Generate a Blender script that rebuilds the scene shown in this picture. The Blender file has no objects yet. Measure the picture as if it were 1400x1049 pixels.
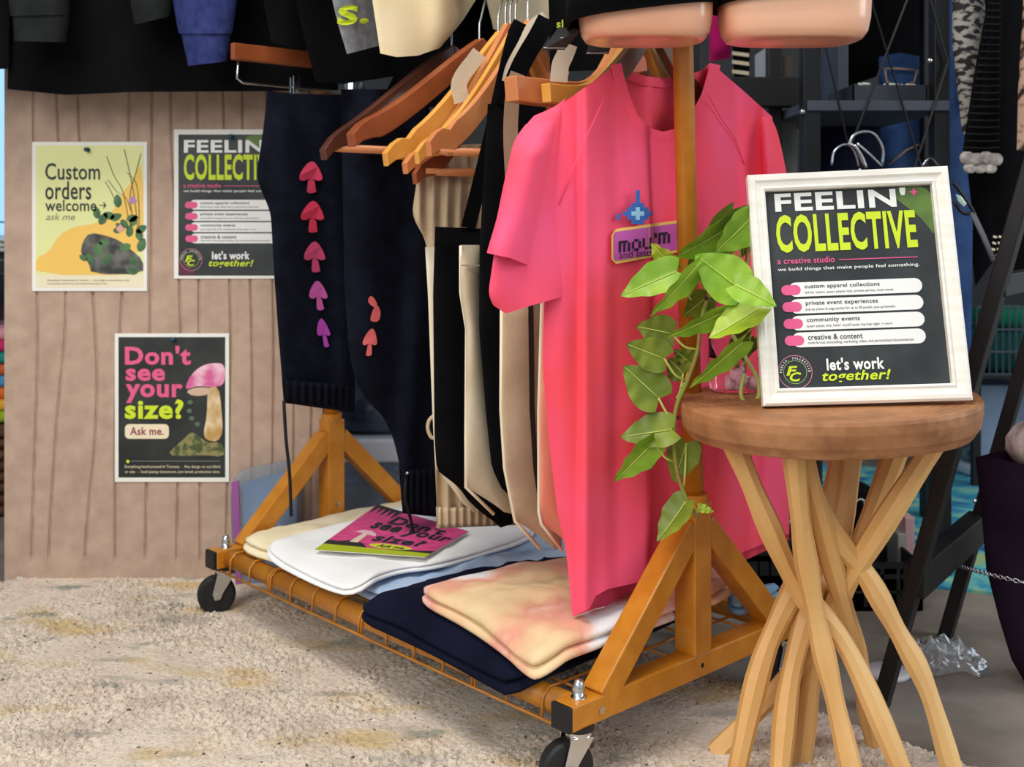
import bpy, bmesh, math, random
from mathutils import Vector, Matrix, noise

random.seed(7)
scene = bpy.context.scene
COL = scene.collection

# ------------------------------------------------------------------ camera
F, PX0, HOR, H = 1560.0, 700.0, 300.0, 0.688      # focal length in px, principal x, horizon row, eye height
cam_d = bpy.data.cameras.new('camera'); cam = bpy.data.objects.new('camera', cam_d); COL.objects.link(cam)
cam.location = (0, 0, H); cam.rotation_euler = (math.pi/2, 0, 0)
cam_d.sensor_width = 36.0; cam_d.lens = F*36.0/1400.0
cam_d.shift_y = -(524.5-HOR)/1400.0
cam_d.clip_start = 0.05
cam_d.dof.use_dof = True; cam_d.dof.focus_distance = 1.45; cam_d.dof.aperture_fstop = 7.0
scene.camera = cam

# ------------------------------------------------------------------ light
world = bpy.data.worlds.new('world'); scene.world = world; world.use_nodes = True
world.node_tree.nodes['Background'].inputs[0].default_value = (0.80, 0.90, 1.0, 1)
world.node_tree.nodes['Background'].inputs[1].default_value = 0.60

def area(name, loc, target, sx, sy, power, col):
    d = bpy.data.lights.new(name, 'AREA'); d.shape = 'RECTANGLE'; d.size = sx; d.size_y = sy
    d.energy = power; d.color = col
    o = bpy.data.objects.new(name, d); COL.objects.link(o); o.location = loc
    o.rotation_euler = (Vector(target)-Vector(loc)).to_track_quat('-Z', 'Y').to_euler()
    return o
area('shop_front_daylight', (-1.5, -1.2, 2.1), (0.0, 1.7, 0.4), 2.0, 1.6, 52, (1.0, 0.95, 0.88))
area('ceiling_light_panel', (-0.45, 0.75, 2.75), (-0.25, 1.35, 0.0), 1.2, 0.7, 38, (1.0, 0.96, 0.90))
area('side_door_daylight', (2.9, 0.9, 1.7), (0.4, 1.7, 0.3), 1.2, 1.8, 32, (0.92, 0.96, 1.0))

vs = scene.view_settings
vs.view_transform = 'Standard'; vs.look = 'None'; vs.exposure = 0.12; vs.gamma = 1.0; vs.use_curve_mapping = False

# ------------------------------------------------------------------ helpers
def lin(c):
    out = []
    for v in c[:3]:
        v = v/255.0
        out.append(v/12.92 if v <= 0.04045 else ((v+0.055)/1.055)**2.4)
    return tuple(out)+(1.0,)

MATS = {}
def mat(name, rgb, rough=0.6, metal=0.0, kind='plain', rgb2=None, scale=6.0, bump=0.0, bscale=300.0, stretch=(1,1,1),
        lo=0.4, hi=0.62, sheen=0.0, coat=0.0, trans=0.0, ior=1.45, spec=None):
    if name in MATS: return MATS[name]
    m = bpy.data.materials.new(name); m.use_nodes = True
    nt = m.node_tree; b = nt.nodes['Principled BSDF']
    b.inputs['Base Color'].default_value = lin(rgb); b.inputs['Roughness'].default_value = rough
    b.inputs['Metallic'].default_value = metal; b.inputs['IOR'].default_value = ior
    if spec is not None: b.inputs['Specular IOR Level'].default_value = spec
    if sheen: b.inputs['Sheen Weight'].default_value = sheen; b.inputs['Sheen Roughness'].default_value = 0.5
    if coat: b.inputs['Coat Weight'].default_value = coat; b.inputs['Coat Roughness'].default_value = 0.15
    if trans: b.inputs['Transmission Weight'].default_value = trans
    tc = nt.nodes.new('ShaderNodeTexCoord'); mp = nt.nodes.new('ShaderNodeMapping')
    mp.inputs['Scale'].default_value = stretch
    nt.links.new(tc.outputs['Object'], mp.inputs['Vector'])
    if rgb2 is not None:
        n = nt.nodes.new('ShaderNodeTexNoise'); n.inputs['Scale'].default_value = scale; n.inputs['Detail'].default_value = 5
        nt.links.new(mp.outputs[0], n.inputs['Vector'])
        r = nt.nodes.new('ShaderNodeValToRGB'); r.color_ramp.elements[0].position = lo; r.color_ramp.elements[1].position = hi
        r.color_ramp.elements[0].color = lin(rgb); r.color_ramp.elements[1].color = lin(rgb2)
        nt.links.new(n.outputs['Fac'], r.inputs['Fac']); nt.links.new(r.outputs['Color'], b.inputs['Base Color'])
    if bump:
        n2 = nt.nodes.new('ShaderNodeTexNoise'); n2.inputs['Scale'].default_value = bscale; n2.inputs['Detail'].default_value = 3
        nt.links.new(mp.outputs[0], n2.inputs['Vector'])
        bp = nt.nodes.new('ShaderNodeBump'); bp.inputs['Strength'].default_value = bump; bp.inputs['Distance'].default_value = 0.002
        nt.links.new(n2.outputs['Fac'], bp.inputs['Height']); nt.links.new(bp.outputs['Normal'], b.inputs['Normal'])
    MATS[name] = m
    return m

def fab(name, rgb, rgb2=None, scale=9.0, rough=0.95, sheen=0.0, bump=0.25, bscale=420.0, lo=0.35, hi=0.68):
    if rgb2 is None: rgb2 = tuple(min(255, int(c*1.10+3)) for c in rgb)
    return mat(name, rgb, rough, rgb2=rgb2, scale=scale, sheen=sheen, bump=bump, bscale=bscale, lo=lo, hi=hi, spec=0.12)

def wood(name, rgb, rgb2, scale=5.0, stretch=(1,1,1), rough=0.45, coat=0.0, bump=0.08):
    return mat(name, rgb, rough, rgb2=rgb2, scale=scale, stretch=stretch, lo=0.3, hi=0.7, coat=coat, bump=bump, bscale=60)

ORG = {}
def tag(o, label=None, cat=None, group=None, kind=None):
    if label: o['label'] = label
    if cat: o['category'] = cat
    if group: o['group'] = group
    if kind: o['kind'] = kind
    return o
def root(name, loc, label, cat, group=None):
    o = bpy.data.objects.new(name, None); COL.objects.link(o); o.location = loc; o.empty_display_size = 0.05
    ORG[o.name] = Vector(loc); return tag(o, label, cat, group)

def mk(name, vf, m, parent=None, smooth=False, bevel=0.0, label=None, cat=None, group=None, kind=None, seg=2):
    """one mesh object from (verts, faces); top-level ones get their origin at the base"""
    V, Fc = vf
    V = [Vector(v) for v in V]
    if parent is not None:
        o0 = ORG[parent.name]
    else:
        xs = [v.x for v in V]; ys = [v.y for v in V]; zs = [v.z for v in V]
        o0 = Vector(((min(xs)+max(xs))/2, (min(ys)+max(ys))/2, min(zs)))
    me = bpy.data.meshes.new(name); me.from_pydata([v-o0 for v in V], [], Fc)
    bm = bmesh.new(); bm.from_mesh(me)
    bmesh.ops.recalc_face_normals(bm, faces=bm.faces)
    if bevel > 0:
        bmesh.ops.bevel(bm, geom=[e for e in bm.edges if e.is_manifold and e.calc_face_angle(0) > 0.5], offset=bevel, segments=seg, affect='EDGES', profile=0.5)
    bm.to_mesh(me); bm.free()
    me.materials.append(m)
    if smooth:
        for p in me.polygons: p.use_smooth = True
    o = bpy.data.objects.new(name, me); COL.objects.link(o)
    if parent is not None: o.parent = parent
    else: o.location = o0
    ORG[o.name] = o0
    return tag(o, label, cat, group, kind)

def join(*parts):
    V, Fc = [], []
    for v, f in parts:
        k = len(V); V += list(v); Fc += [tuple(i+k for i in q) for q in f]
    return V, Fc
def box(c, ax, ay, az):
    """centre + three half-axis vectors"""
    c, ax, ay, az = Vector(c), Vector(ax), Vector(ay), Vector(az)
    V = [c+sx*ax+sy*ay+sz*az for sx in (-1,1) for sy in (-1,1) for sz in (-1,1)]
    return V, [(0,1,3,2),(4,6,7,5),(0,4,5,1),(2,3,7,6),(0,2,6,4),(1,5,7,3)]
def bx(x0, x1, y0, y1, z0, z1):
    return box(((x0+x1)/2,(y0+y1)/2,(z0+z1)/2), ((x1-x0)/2,0,0), (0,(y1-y0)/2,0), (0,0,(z1-z0)/2))
def beam(a, b, w, h, up=(0,0,1)):
    """square bar from a to b; w across, h along up"""
    a, b = Vector(a), Vector(b); d = (b-a).normalized(); up = Vector(up)
    s = d.cross(up).normalized(); u = s.cross(d).normalized()
    return box((a+b)/2, (b-a)/2, s*w/2, u*h/2)
def smooth_path(pts, n=4):
    """Catmull-Rom through points"""
    P = [Vector(p) for p in pts]
    if len(P) < 3: return P
    Q = [P[0]*2-P[1]]+P+[P[-1]*2-P[-2]]; out = []
    for i in range(1, len(Q)-2):
        for k in range(n):
            t = k/n
            out.append(0.5*((2*Q[i])+(Q[i+1]-Q[i-1])*t+(2*Q[i-1]-5*Q[i]+4*Q[i+1]-Q[i+2])*t*t+(3*Q[i]-Q[i-1]-3*Q[i+1]+Q[i+2])*t**3))
    out.append(P[-1]); return out
def tube(path, r, n=8, caps=True, flat=1.0, rot=0.0):
    P = [Vector(p) for p in path]; R = r if isinstance(r, (list, tuple)) else [r]*len(P)
    V, Fc = [], []
    ref = Vector((0.13, 0.31, 0.94))
    for i, p in enumerate(P):
        d = (P[min(i+1, len(P)-1)]-P[max(i-1, 0)]).normalized()
        if abs(d.dot(ref)) > 0.97: ref = Vector((0.9, 0.3, 0.1))
        s = d.cross(ref).normalized(); u = s.cross(d).normalized(); ref = u
        for k in range(n):
            a = 2*math.pi*k/n+rot
            V.append(p+(s*math.cos(a)*flat+u*math.sin(a))*R[i])
    for i in range(len(P)-1):
        for k in range(n):
            Fc.append((i*n+k, i*n+(k+1) % n, (i+1)*n+(k+1) % n, (i+1)*n+k))
    if caps:
        Fc.append(tuple(range(n))[::-1]); Fc.append(tuple((len(P)-1)*n+k for k in range(n)))
    return V, Fc
def lathe(prof, c, n=32, axis='z', wob=None):
    V, Fc = [], []; c = Vector(c)
    for r, z in prof:
        for k in range(n):
            a = 2*math.pi*k/n; rr = r*(wob(a) if wob else 1)
            q = (rr*math.cos(a), rr*math.sin(a), z) if axis == 'z' else (z, rr*math.cos(a), rr*math.sin(a))
            V.append(c+Vector(q))
    m = len(prof)
    for i in range(m-1):
        for k in range(n): Fc.append((i*n+k, i*n+(k+1) % n, (i+1)*n+(k+1) % n, (i+1)*n+k))
    Fc.append(tuple(range(n))[::-1]); Fc.append(tuple((m-1)*n+k for k in range(n)))
    return V, Fc
def cyl(a, b, r, n=16): return tube([a, b], r, n)
def ball(c, r, n=10, sq=(1,1,1)):
    V, Fc = [], []; c = Vector(c)
    for i in range(1, n):
        th = math.pi*i/n
        for k in range(2*n):
            a = math.pi*k/n
            V.append(c+Vector((r*sq[0]*math.sin(th)*math.cos(a), r*sq[1]*math.sin(th)*math.sin(a), r*sq[2]*math.cos(th))))
    m = 2*n
    for i in range(n-2):
        for k in range(m): Fc.append((i*m+k, i*m+(k+1) % m, (i+1)*m+(k+1) % m, (i+1)*m+k))
    Fc.append(tuple(range(m))); Fc.append(tuple((n-2)*m+k for k in range(m))[::-1])
    return V, Fc
def prism(poly, ext):
    P = [Vector(p) for p in poly]; e = Vector(ext); n = len(P)
    return P+[p+e for p in P], [tuple(range(n)), tuple(range(2*n-1, n-1, -1))]+[(i, (i+1) % n, n+(i+1) % n, n+i) for i in range(n)]
def grid(rows):
    V = [p for r in rows for p in r]; m = len(rows[0])
    return V, [(i*m+j, i*m+j+1, (i+1)*m+j+1, (i+1)*m+j) for i in range(len(rows)-1) for j in range(m-1)]
def chaikin(P, k=2):
    for _ in range(k):
        Q = []
        for i in range(len(P)):
            a, b = Vector(P[i]), Vector(P[(i+1) % len(P)])
            Q += [a*0.75+b*0.25, a*0.25+b*0.75]
        P = Q
    return P
def tab(pairs):
    pairs = sorted(pairs)
    def lin_(x):
        if x <= pairs[0][0]: return pairs[0][1]
        for (a, va), (b, vb) in zip(pairs, pairs[1:]):
            if x <= b: return va+(vb-va)*(x-a)/(b-a) if b > a else vb
        return pairs[-1][1]
    return lin_
def smtab(pairs, w=10):
    f = tab(pairs); lo, hi = min(p[0] for p in pairs), max(p[0] for p in pairs)
    def g(x):
        s = 0
        for k in (-1, -0.5, 0, 0.5, 1):
            s += f(min(max(x+k*w, lo), hi))
        return s/5
    return g

# a pixel gives a direction; the distance comes from the plane it lies on
def W(px, py, Y): return Vector(((px-PX0)*Y/F, Y, H-(py-HOR)*Y/F))
def ZP(px, py, z):
    Y = (H-z)*F/(py-HOR); return Vector(((px-PX0)*Y/F, Y, z))
def ray_v(px, py, p0, d):
    """ray against the vertical plane through p0 along d -> (distance along d, z, point)"""
    k = (px-PX0)/F
    t = (k*p0[1]-p0[0])/(d[0]-k*d[1])
    X, Y = p0[0]+d[0]*t, p0[1]+d[1]*t
    return t, H-(py-HOR)*Y/F, Vector((X, Y, H-(py-HOR)*Y/F))

TXT = {}
def text2d(s, bold=0.0, shear=0.0):
    key = (s, bold, shear)
    if key not in TXT:
        c = bpy.data.curves.new('t', 'FONT'); c.body = s; c.size = 1; c.offset = bold; c.shear = shear; c.resolution_u = 3; c.space_character = 1.0+bold*2.6
        o = bpy.data.objects.new('t', c); COL.objects.link(o)
        dg = bpy.context.evaluated_depsgraph_get(); me = bpy.data.meshes.new_from_object(o.evaluated_get(dg))
        V = [(v.co.x, v.co.y) for v in me.vertices]; Fc = [tuple(p.vertices) for p in me.polygons]
        bpy.data.objects.remove(o); bpy.data.curves.remove(c); bpy.data.meshes.remove(me)
        x0, x1 = min(v[0] for v in V), max(v[0] for v in V); y0, y1 = min(v[1] for v in V), max(v[1] for v in V)
        TXT[key] = ([((x-x0)/(x1-x0), (y-y0)/(y1-y0)) for x, y in V], Fc)
    return TXT[key]

class Canvas:
    """flat print: places shapes by photo pixel on a plane through O spanned by unit U, Vv"""
    def __init__(s, O, U, Vv): s.O, s.U, s.V = Vector(O), Vector(U).normalized(), Vector(Vv).normalized(); s.N = s.U.cross(s.V).normalized()
    def uv(s, px, py):
        d = Vector(((px-PX0)/F, 1, -(py-HOR)/F)); c = Vector((0, 0, H))
        k = (s.O-c).dot(s.N)/d.dot(s.N); q = c+d*k-s.O
        return q.dot(s.U), q.dot(s.V)
    def at(s, u, v, lift=0): return s.O+s.U*u+s.V*v+s.N*lift
    def poly(s, pts, name, m, parent, lift, sm=0):
        q = [s.at(*s.uv(*p), lift) for p in pts]
        if sm: q = chaikin(q, sm)
        return mk(name, (q, [tuple(range(len(q)))]), m, parent)
    def rect(s, x0, y0, x1, y1, name, m, parent, lift, r=0.0):
        u0, v0 = s.uv(x0, y1); u1, v1 = s.uv(x1, y0)
        return s.rrect(u0, v0, u1, v1, name, m, parent, lift, r)
    def rrect(s, u0, v0, u1, v1, name, m, parent, lift, r=0.0):
        if r <= 0: q = [(u0, v0), (u1, v0), (u1, v1), (u0, v1)]
        else:
            r = min(r, (v1-v0)/2*0.999, (u1-u0)/2*0.999); q = []
            for cu, cv, a0 in ((u1-r, v0+r, -90), (u1-r, v1-r, 0), (u0+r, v1-r, 90), (u0+r, v0+r, 180)):
                for k in range(7):
                    a = math.radians(a0+15*k); q.append((cu+r*math.cos(a), cv+r*math.sin(a)))
        return mk(name, ([s.at(a, b, lift) for a, b in q], [tuple(range(len(q)))]), m, parent)
    def text(s, st, a, b, m, parent, lift, bold=0.0, shear=0.0, name='lettering'):
        """a, b: opposite pixel corners of the word's box (left-bottom, right-top); the word runs along U"""
        u0, v0 = s.uv(*a); u1, v1 = s.uv(*b)
        V, Fc = text2d(st, bold, shear)
        return mk(name, ([s.at(u0+(u1-u0)*x, v0+(v1-v0)*y, lift) for x, y in V], Fc), m, parent)

class Cloth:
    """hanging cloth: a vertical plane through p0 along d, bulged and folded towards the side n"""
    def __init__(s, p0, d, amp=0.006, freq=55, seed=0, sharp=None):
        s.p0 = Vector((p0[0], p0[1])); s.d = Vector((d[0], d[1])).normalized()
        s.n = Vector((s.d.y, -s.d.x, 0))
        if s.n.y > 0: s.n = -s.n
        s.amp, s.freq, s.seed, s.sharp = amp, freq, seed, sharp
    def fold(s, t, z):
        ph = 1.8*noise.noise(Vector((t*6, z*2.2, s.seed*3.1)))
        g = 0.78+0.22*math.sin(z*5+s.seed)
        o = s.amp*math.sin(s.freq*t+ph*2.2+s.seed)*g+s.amp*0.9*noise.noise(Vector((t*14, z*4.5, s.seed+9)))
        if s.sharp:
            for c, a, w in s.sharp: o += a*math.tanh((t-c)/w)
        return o
    def pt(s, px, py, lift=0.0):
        t, z, p = ray_v(px, py, s.p0, s.d)
        o = s.fold(t, z)+lift                          # move the sheet along its normal, stay on the same sight line
        q = s.p0+Vector((s.n.x, s.n.y))*o
        return ray_v(px, py, q, s.d)[2]
    def mesh(s, left, right, top, bot, nu=28, nv=40, bulge=0.012, close=True, ttop=False, btop=None, bbot=None):
        """left/right: x by row; top/bot: row by fraction u across. front and back sheets meet at the sides"""
        L, R = smtab(left), smtab(right)
        def sheet(side, tp, bt):
            rows = []
            for i in range(nv+1):
                v = i/nv; row = []
                for j in range(nu+1):
                    u = j/nu; y = tp(u)+(bt(u)-tp(u))*v
                    x = L(y)+(R(y)-L(y))*u
                    b = bulge*math.sin(math.pi*u)**0.6
                    if close: b *= min(1, (1-v)*9+0.04)*min(1, v*9+0.04)
                    if ttop: b *= min(1, v*4)**0.8
                    row.append(s.pt(x, y, side*b+side*0.0006))
                rows.append(row)
            return grid(rows)
        T, B = tab(top), tab(bot)
        return join(sheet(1, T, B), sheet(-1, tab(btop) if btop else T, tab(bbot) if bbot else B))
    def decal(s, pts, name, m, parent, lift=0.004, sm=0, ext=None):
        if sm: pts = [(v.x, v.y) for v in chaikin([Vector((a, b, 0)) for a, b in pts], sm)]
        q = [s.pt(x, y, lift) for x, y in pts]
        return mk(name, (q, [tuple(range(len(q)))]), m, parent)
    def text(s, st, a, b, m, parent, lift=0.004, bold=0.0, shear=0.0, name='lettering', skew=0.0):
        V, Fc = text2d(st, bold, shear)
        return mk(name, ([s.pt(a[0]+(b[0]-a[0])*x, a[1]+(b[1]-a[1])*y+skew*x, lift) for x, y in V], Fc), m, parent)
    def strap(s, pts, wpx, name, m, parent, lift=0.0, th=0.004):
        """flat band along pixel path"""
        P = [(v.x, v.y) for v in smooth_path([Vector((a, b, 0)) for a, b in pts], 4)]
        f, bk = [], []
        for i, (x, y) in enumerate(P):
            x2, y2 = P[min(i+1, len(P)-1)]; x1, y1 = P[max(i-1, 0)]
            d = Vector((x2-x1, y2-y1)).normalized(); nx, ny = -d.y*wpx/2, d.x*wpx/2
            f.append([s.pt(x+nx, y+ny, lift), s.pt(x-nx, y-ny, lift)])
            bk.append([s.pt(x-nx, y-ny, lift-th), s.pt(x+nx, y+ny, lift-th)])
        rows = [a+b+[a[0]] for a, b in zip(f, bk)]
        return mk(name, grid(rows), m, parent, smooth=False)

def pillow(poly, z0, z1, bulge=0.006, seed=0, rings=12, amp=0.004, fs=14, inset=0.012, drop=None):
    """folded garment: rounded slab over a closed outline (world xy)"""
    P = chaikin([Vector((p[0], p[1], 0)) for p in poly], 2)
    P = [a.lerp(P[(i+1) % len(P)], k/2) for i, a in enumerate(P) for k in (0, 1)]
    c = sum(P, Vector())/len(P); n = len(P); h = z1-z0; V, Fc = [], []
    def ring(k, z, wob):
        for p in P:
            q = c+(p-c)*k
            zz = z+wob*(amp*noise.noise(Vector((q.x*fs, q.y*fs, seed)))+amp*0.6*noise.noise(Vector((q.x*fs*2.7, q.y*fs*2.7, seed+5)))+amp*0.9*(0.4-abs(noise.noise(Vector(((q.x+q.y)*fs*0.8, (q.x-q.y)*fs*2.4, seed+2))))))
            if drop: zz -= drop(q)
            V.append(Vector((q.x, q.y, zz)))
    R = sum((p-c).length for p in P)/n; kk = inset/R
    prof = [(0.0, z0, 0), (1-kk, z0, 0), (1-kk*0.3, z0+h*0.12, .1), (1.0, z0+h*0.35, .2), (1.0, z0+h*0.6, .4), (1-kk*0.35, z0+h*0.86, .8), (1-kk, z1, 1)]
    for i in range(1, rings+1):
        k = (1-kk)*(1-i/rings); prof.append((max(k, 0.0), z1+bulge*(1-(k/(1-kk))**2), 1))
    for k, z, w in prof: ring(k, z, w)
    for i in range(len(prof)-1):
        for k in range(n): Fc.append((i*n+k, i*n+(k+1) % n, (i+1)*n+(k+1) % n, (i+1)*n+k))
    return V, Fc
# ------------------------------------------------------------------ setting
YB = 2.16                                                        # the leaning-free MDF panel stands here
E = Vector((0.734, 0.68, 0)).normalized()                        # rack depth direction
Rr = Vector((-E.y, E.x, 0))                                      # rack length direction (away from the camera)
CN = Vector((0.0604, 1.346, 0))                                  # rack corner nearest the camera
POST0 = CN+E*0.245
RLEN = 0.85
def RP(t): return POST0+Rr*t

concrete = mat('concrete', (108,98,86), 0.85, rgb2=(152,142,130), scale=5, bump=0.5, bscale=45, lo=0.38, hi=0.64)
mk('floor', bx(-3.2, 3.6, -1.5, 5.2, -0.05, 0.0), concrete, kind='structure')
m_wall = mat('wall_paint', (150,170,190), 0.8, rgb2=(165,184,202), scale=2)
m_wallb = mat('wall_paint_back', (52,54,56), 0.85, rgb2=(62,64,66), scale=2)
mk('wall_back', bx(-3.2, 3.6, 5.0, 5.2, 0, 2.9), m_wallb, kind='structure')
mk('wall_left', bx(-3.2, -3.0, -0.2, 5.0, 0, 2.9), m_wall, kind='structure')
mk('ceiling', bx(-3.2, 3.6, 1.0, 5.2, 2.9, 3.0), mat('ceiling_paint', (190,188,182), 0.9), kind='structure')
mk('baseboard_back', bx(-3.0, 3.6, 4.98, 5.0, 0, 0.1), mat('baseboard_paint', (70,72,74), 0.6), kind='structure')
# the window behind the panel on the left
wn = mk('window_1', bx(-2.96, -0.95, 4.95, 5.0, 0.55, 2.2), mat('window_white', (225,228,230), 0.5), kind='structure')
mg = bpy.data.materials.new('daylight_pane'); mg.use_nodes = True
mg.node_tree.nodes['Principled BSDF'].inputs['Emission Color'].default_value = lin((150,195,245))
mg.node_tree.nodes['Principled BSDF'].inputs['Emission Strength'].default_value = 1.1
mg.node_tree.nodes['Principled BSDF'].inputs['Base Color'].default_value = lin((120,160,200))
mk('pane', bx(-2.90, -1.98, 4.93, 4.952, 0.62, 2.13), mg, wn); mk('pane', bx(-1.92, -1.0, 4.93, 4.952, 0.62, 2.13), mg, wn)

# ---- shaggy rug
def rug_mat():
    m = bpy.data.materials.new('rug_pile'); m.use_nodes = True; nt = m.node_tree; b = nt.nodes['Principled BSDF']
    b.inputs['Roughness'].default_value = 0.97; b.inputs['Sheen Weight'].default_value = 0.2
    tc = nt.nodes.new('ShaderNodeTexCoord')
    def nz(scale, det, off=0, st=(1,1,1)):
        mp = nt.nodes.new('ShaderNodeMapping'); mp.inputs['Location'].default_value = (off, off*0.7, 0); mp.inputs['Scale'].default_value = st
        nt.links.new(tc.outputs['Object'], mp.inputs['Vector'])
        n = nt.nodes.new('ShaderNodeTexNoise'); n.inputs['Scale'].default_value = scale; n.inputs['Detail'].default_value = det
        nt.links.new(mp.outputs[0], n.inputs['Vector']); return n
    def ramp(n, stops):
        r = nt.nodes.new('ShaderNodeValToRGB'); el = r.color_ramp.elements
        el[0].position, el[1].position = stops[0][0], stops[-1][0]
        el[0].color, el[1].color = stops[0][1], stops[-1][1]
        for p, c in stops[1:-1]:
            e = el.new(p); e.color = c
        nt.links.new(n.outputs['Fac'], r.inputs['Fac']); return r
    def mix(fac, a, bcol):
        x = nt.nodes.new('ShaderNodeMix'); x.data_type = 'RGBA'
        nt.links.new(fac, x.inputs['Factor'])
        if hasattr(a, 'links'): nt.links.new(a, x.inputs['A'])
        else: x.inputs['A'].default_value = a
        x.inputs['B'].default_value = bcol
        return x.outputs['Result']
    k = lambda v: (v, v, v, 1)
    base = ramp(nz(7, 4, 0), [(0.3, lin((194,175,156))), (0.5, lin((226,210,190))), (0.72, lin((214,190,171)))]).outputs['Color']
    c = mix(ramp(nz(5.5, 4, 3.7, (1,2.2,1)), [(0.55, k(0)), (0.68, k(0.7))]).outputs['Color'], base, lin((206,170,92)))
    c = mix(ramp(nz(6.5, 4, 8.1, (1,2.6,1)), [(0.60, k(0)), (0.70, k(0.6))]).outputs['Color'], c, lin((128,128,118)))
    c = mix(ramp(nz(9, 3, 15.2, (1,2,1)), [(0.64, k(0)), (0.71, k(0.6))]).outputs['Color'], c, lin((110,124,110)))
    c = mix(ramp(nz(100, 1, 5.5), [(0.715, k(0)), (0.735, k(0.9))]).outputs['Color'], c, lin((44,44,44)))
    c = mix(ramp(nz(170, 3, 2.2, (1,1.6,1)), [(0.52, k(0)), (0.68, k(0.5))]).outputs['Color'], c, lin((138,120,102)))
    nt.links.new(c, b.inputs['Base Color'])
    n2 = nz(520, 2, 1); bp = nt.nodes.new('ShaderNodeBump'); bp.inputs['Strength'].default_value = 0.7; bp.inputs['Distance'].default_value = 0.003
    nt.links.new(n2.outputs['Fac'], bp.inputs['Height']); nt.links.new(bp.outputs['Normal'], b.inputs['Normal'])
    return m
def rug(step, dense):
    e0, e1, r0, r1 = -1.36, 0.43, -0.52, 1.28
    ne, nr = int((e1-e0)/step), int((r1-r0)/step); V, Fc, idx = [], [], {}
    def vert(i, j):
        if (i, j) in idx: return idx[i, j]
        p = CN+E*(e0+(e1-e0)*i/ne)+Rr*(r0+(r1-r0)*j/nr); q = Vector((p.x, p.y, 0))
        edge = min(1.0, min(i, ne-i)/3.0, min(j, nr-j)/3.0)
        if dense:
            low = noise.noise(q*5.5+Vector((3,1,2)))+0.5*noise.noise(q*13)
            pile = min(1.0, max(0.18, 0.72+low*1.5))
            k = Vector((q.x*130, q.y*205, 0))
            n1, n2 = noise.noise(k), noise.noise(k*1.9+Vector((7,7,7)))
            z = 0.0085+pile*(0.0095*max(-0.45, n1)+0.0055*n2)
            v = Vector((p.x+0.003*pile*n2, p.y+0.003*pile*noise.noise(k+Vector((4,4,4))), max(0.0006, z*edge)))
        else: v = Vector((p.x, p.y, max(0.0004, 0.0042*edge)))
        idx[i, j] = len(V); V.append(v); return idx[i, j]
    for i in range(ne):
        for j in range(nr):
            if dense:
                p = CN+E*(e0+(e1-e0)*i/ne)+Rr*(r0+(r1-r0)*j/nr)
                x, y = PX0+F*p.x/max(p.y, 0.1), HOR+F*H/max(p.y, 0.1)
                if p.y < 1.2 or not (-280 < x < 1560 and 770 < y < 1200): continue
            Fc.append((vert(i, j), vert(i, j+1), vert(i+1, j+1), vert(i+1, j)))
    return V, Fc
rg = root('area_rug', CN+E*-0.4+Rr*0.3, 'beige shaggy rug with yellow and grey patches under the clothes rack', 'rug')
rm = rug_mat()
mk('rug_backing', rug(0.02, False), rm, rg, smooth=True)
mk('rug_pile', rug(0.0027, True), rm, rg, smooth=True, kind='stuff')
RUGZ = 0.009

# ------------------------------------------------------------------ MDF panel with carved grain lines
mdf = mat('mdf_board', (172,146,128), 0.9, rgb2=(190,164,146), scale=30, bump=0.3, bscale=260, lo=0.3, hi=0.7)
GRV = [[(-70,48),(150,45),(480,52),(765,42)], [(-70,70),(150,78),(440,92),(560,78),(765,65)], [(-70,112),(150,105),(440,130),(560,134),(765,114)],
       [(-70,172),(150,178),(440,165),(560,157),(765,157)], [(-70,205),(150,208),(440,205),(765,198)], [(-70,238),(150,232),(440,248),(765,241)],
       [(-70,268),(150,270),(440,272),(765,274)], [(-70,300),(150,306),(440,316),(765,309)], [(-70,340),(150,330),(440,345),(765,345)],
       [(-70,366),(150,365),(440,375),(765,372)], [(-70,394),(150,398),(440,404),(765,400)], [(-70,420),(150,424),(440,428),(765,424)]]
gf = [smtab(g, 60) for g in GRV]
def panel():
    x0, x1, y0, y1 = 6, 441, -70, 797
    nx, ny = 300, 70; front = []
    for i in range(ny+1):
        y = y0+(y1-y0)*i/ny; row = []
        lines = [g(y) for g in gf]
        for j in range(nx+1):
            x = x0+(x1-x0)*j/nx
            d = 0.0
            if 0 < i and y < 766:
                for l in lines:
                    q = (x-l)/1.6
                    if abs(q) < 3: d = max(d, 0.0052*math.exp(-q*q))
            row.append(W(x, y, YB)+Vector((0, d, 0)))
        front.append(row)
    a, b = W(x0, y0, YB), W(x1, y1, YB)
    return join(grid(front), bx(a.x, b.x, YB+0.0075, YB+0.018, b.z, a.z),
                bx(a.x, a.x+0.0004, YB, YB+0.018, b.z, a.z), bx(b.x-0.0004, b.x, YB, YB+0.018, b.z, a.z), bx(a.x, b.x, YB, YB+0.018, b.z, b.z+0.0004))
mk('display_panel', panel(), mdf, smooth=False, label='brown fibreboard panel carved with wavy upright grain lines behind the rack', cat='panel')

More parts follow.
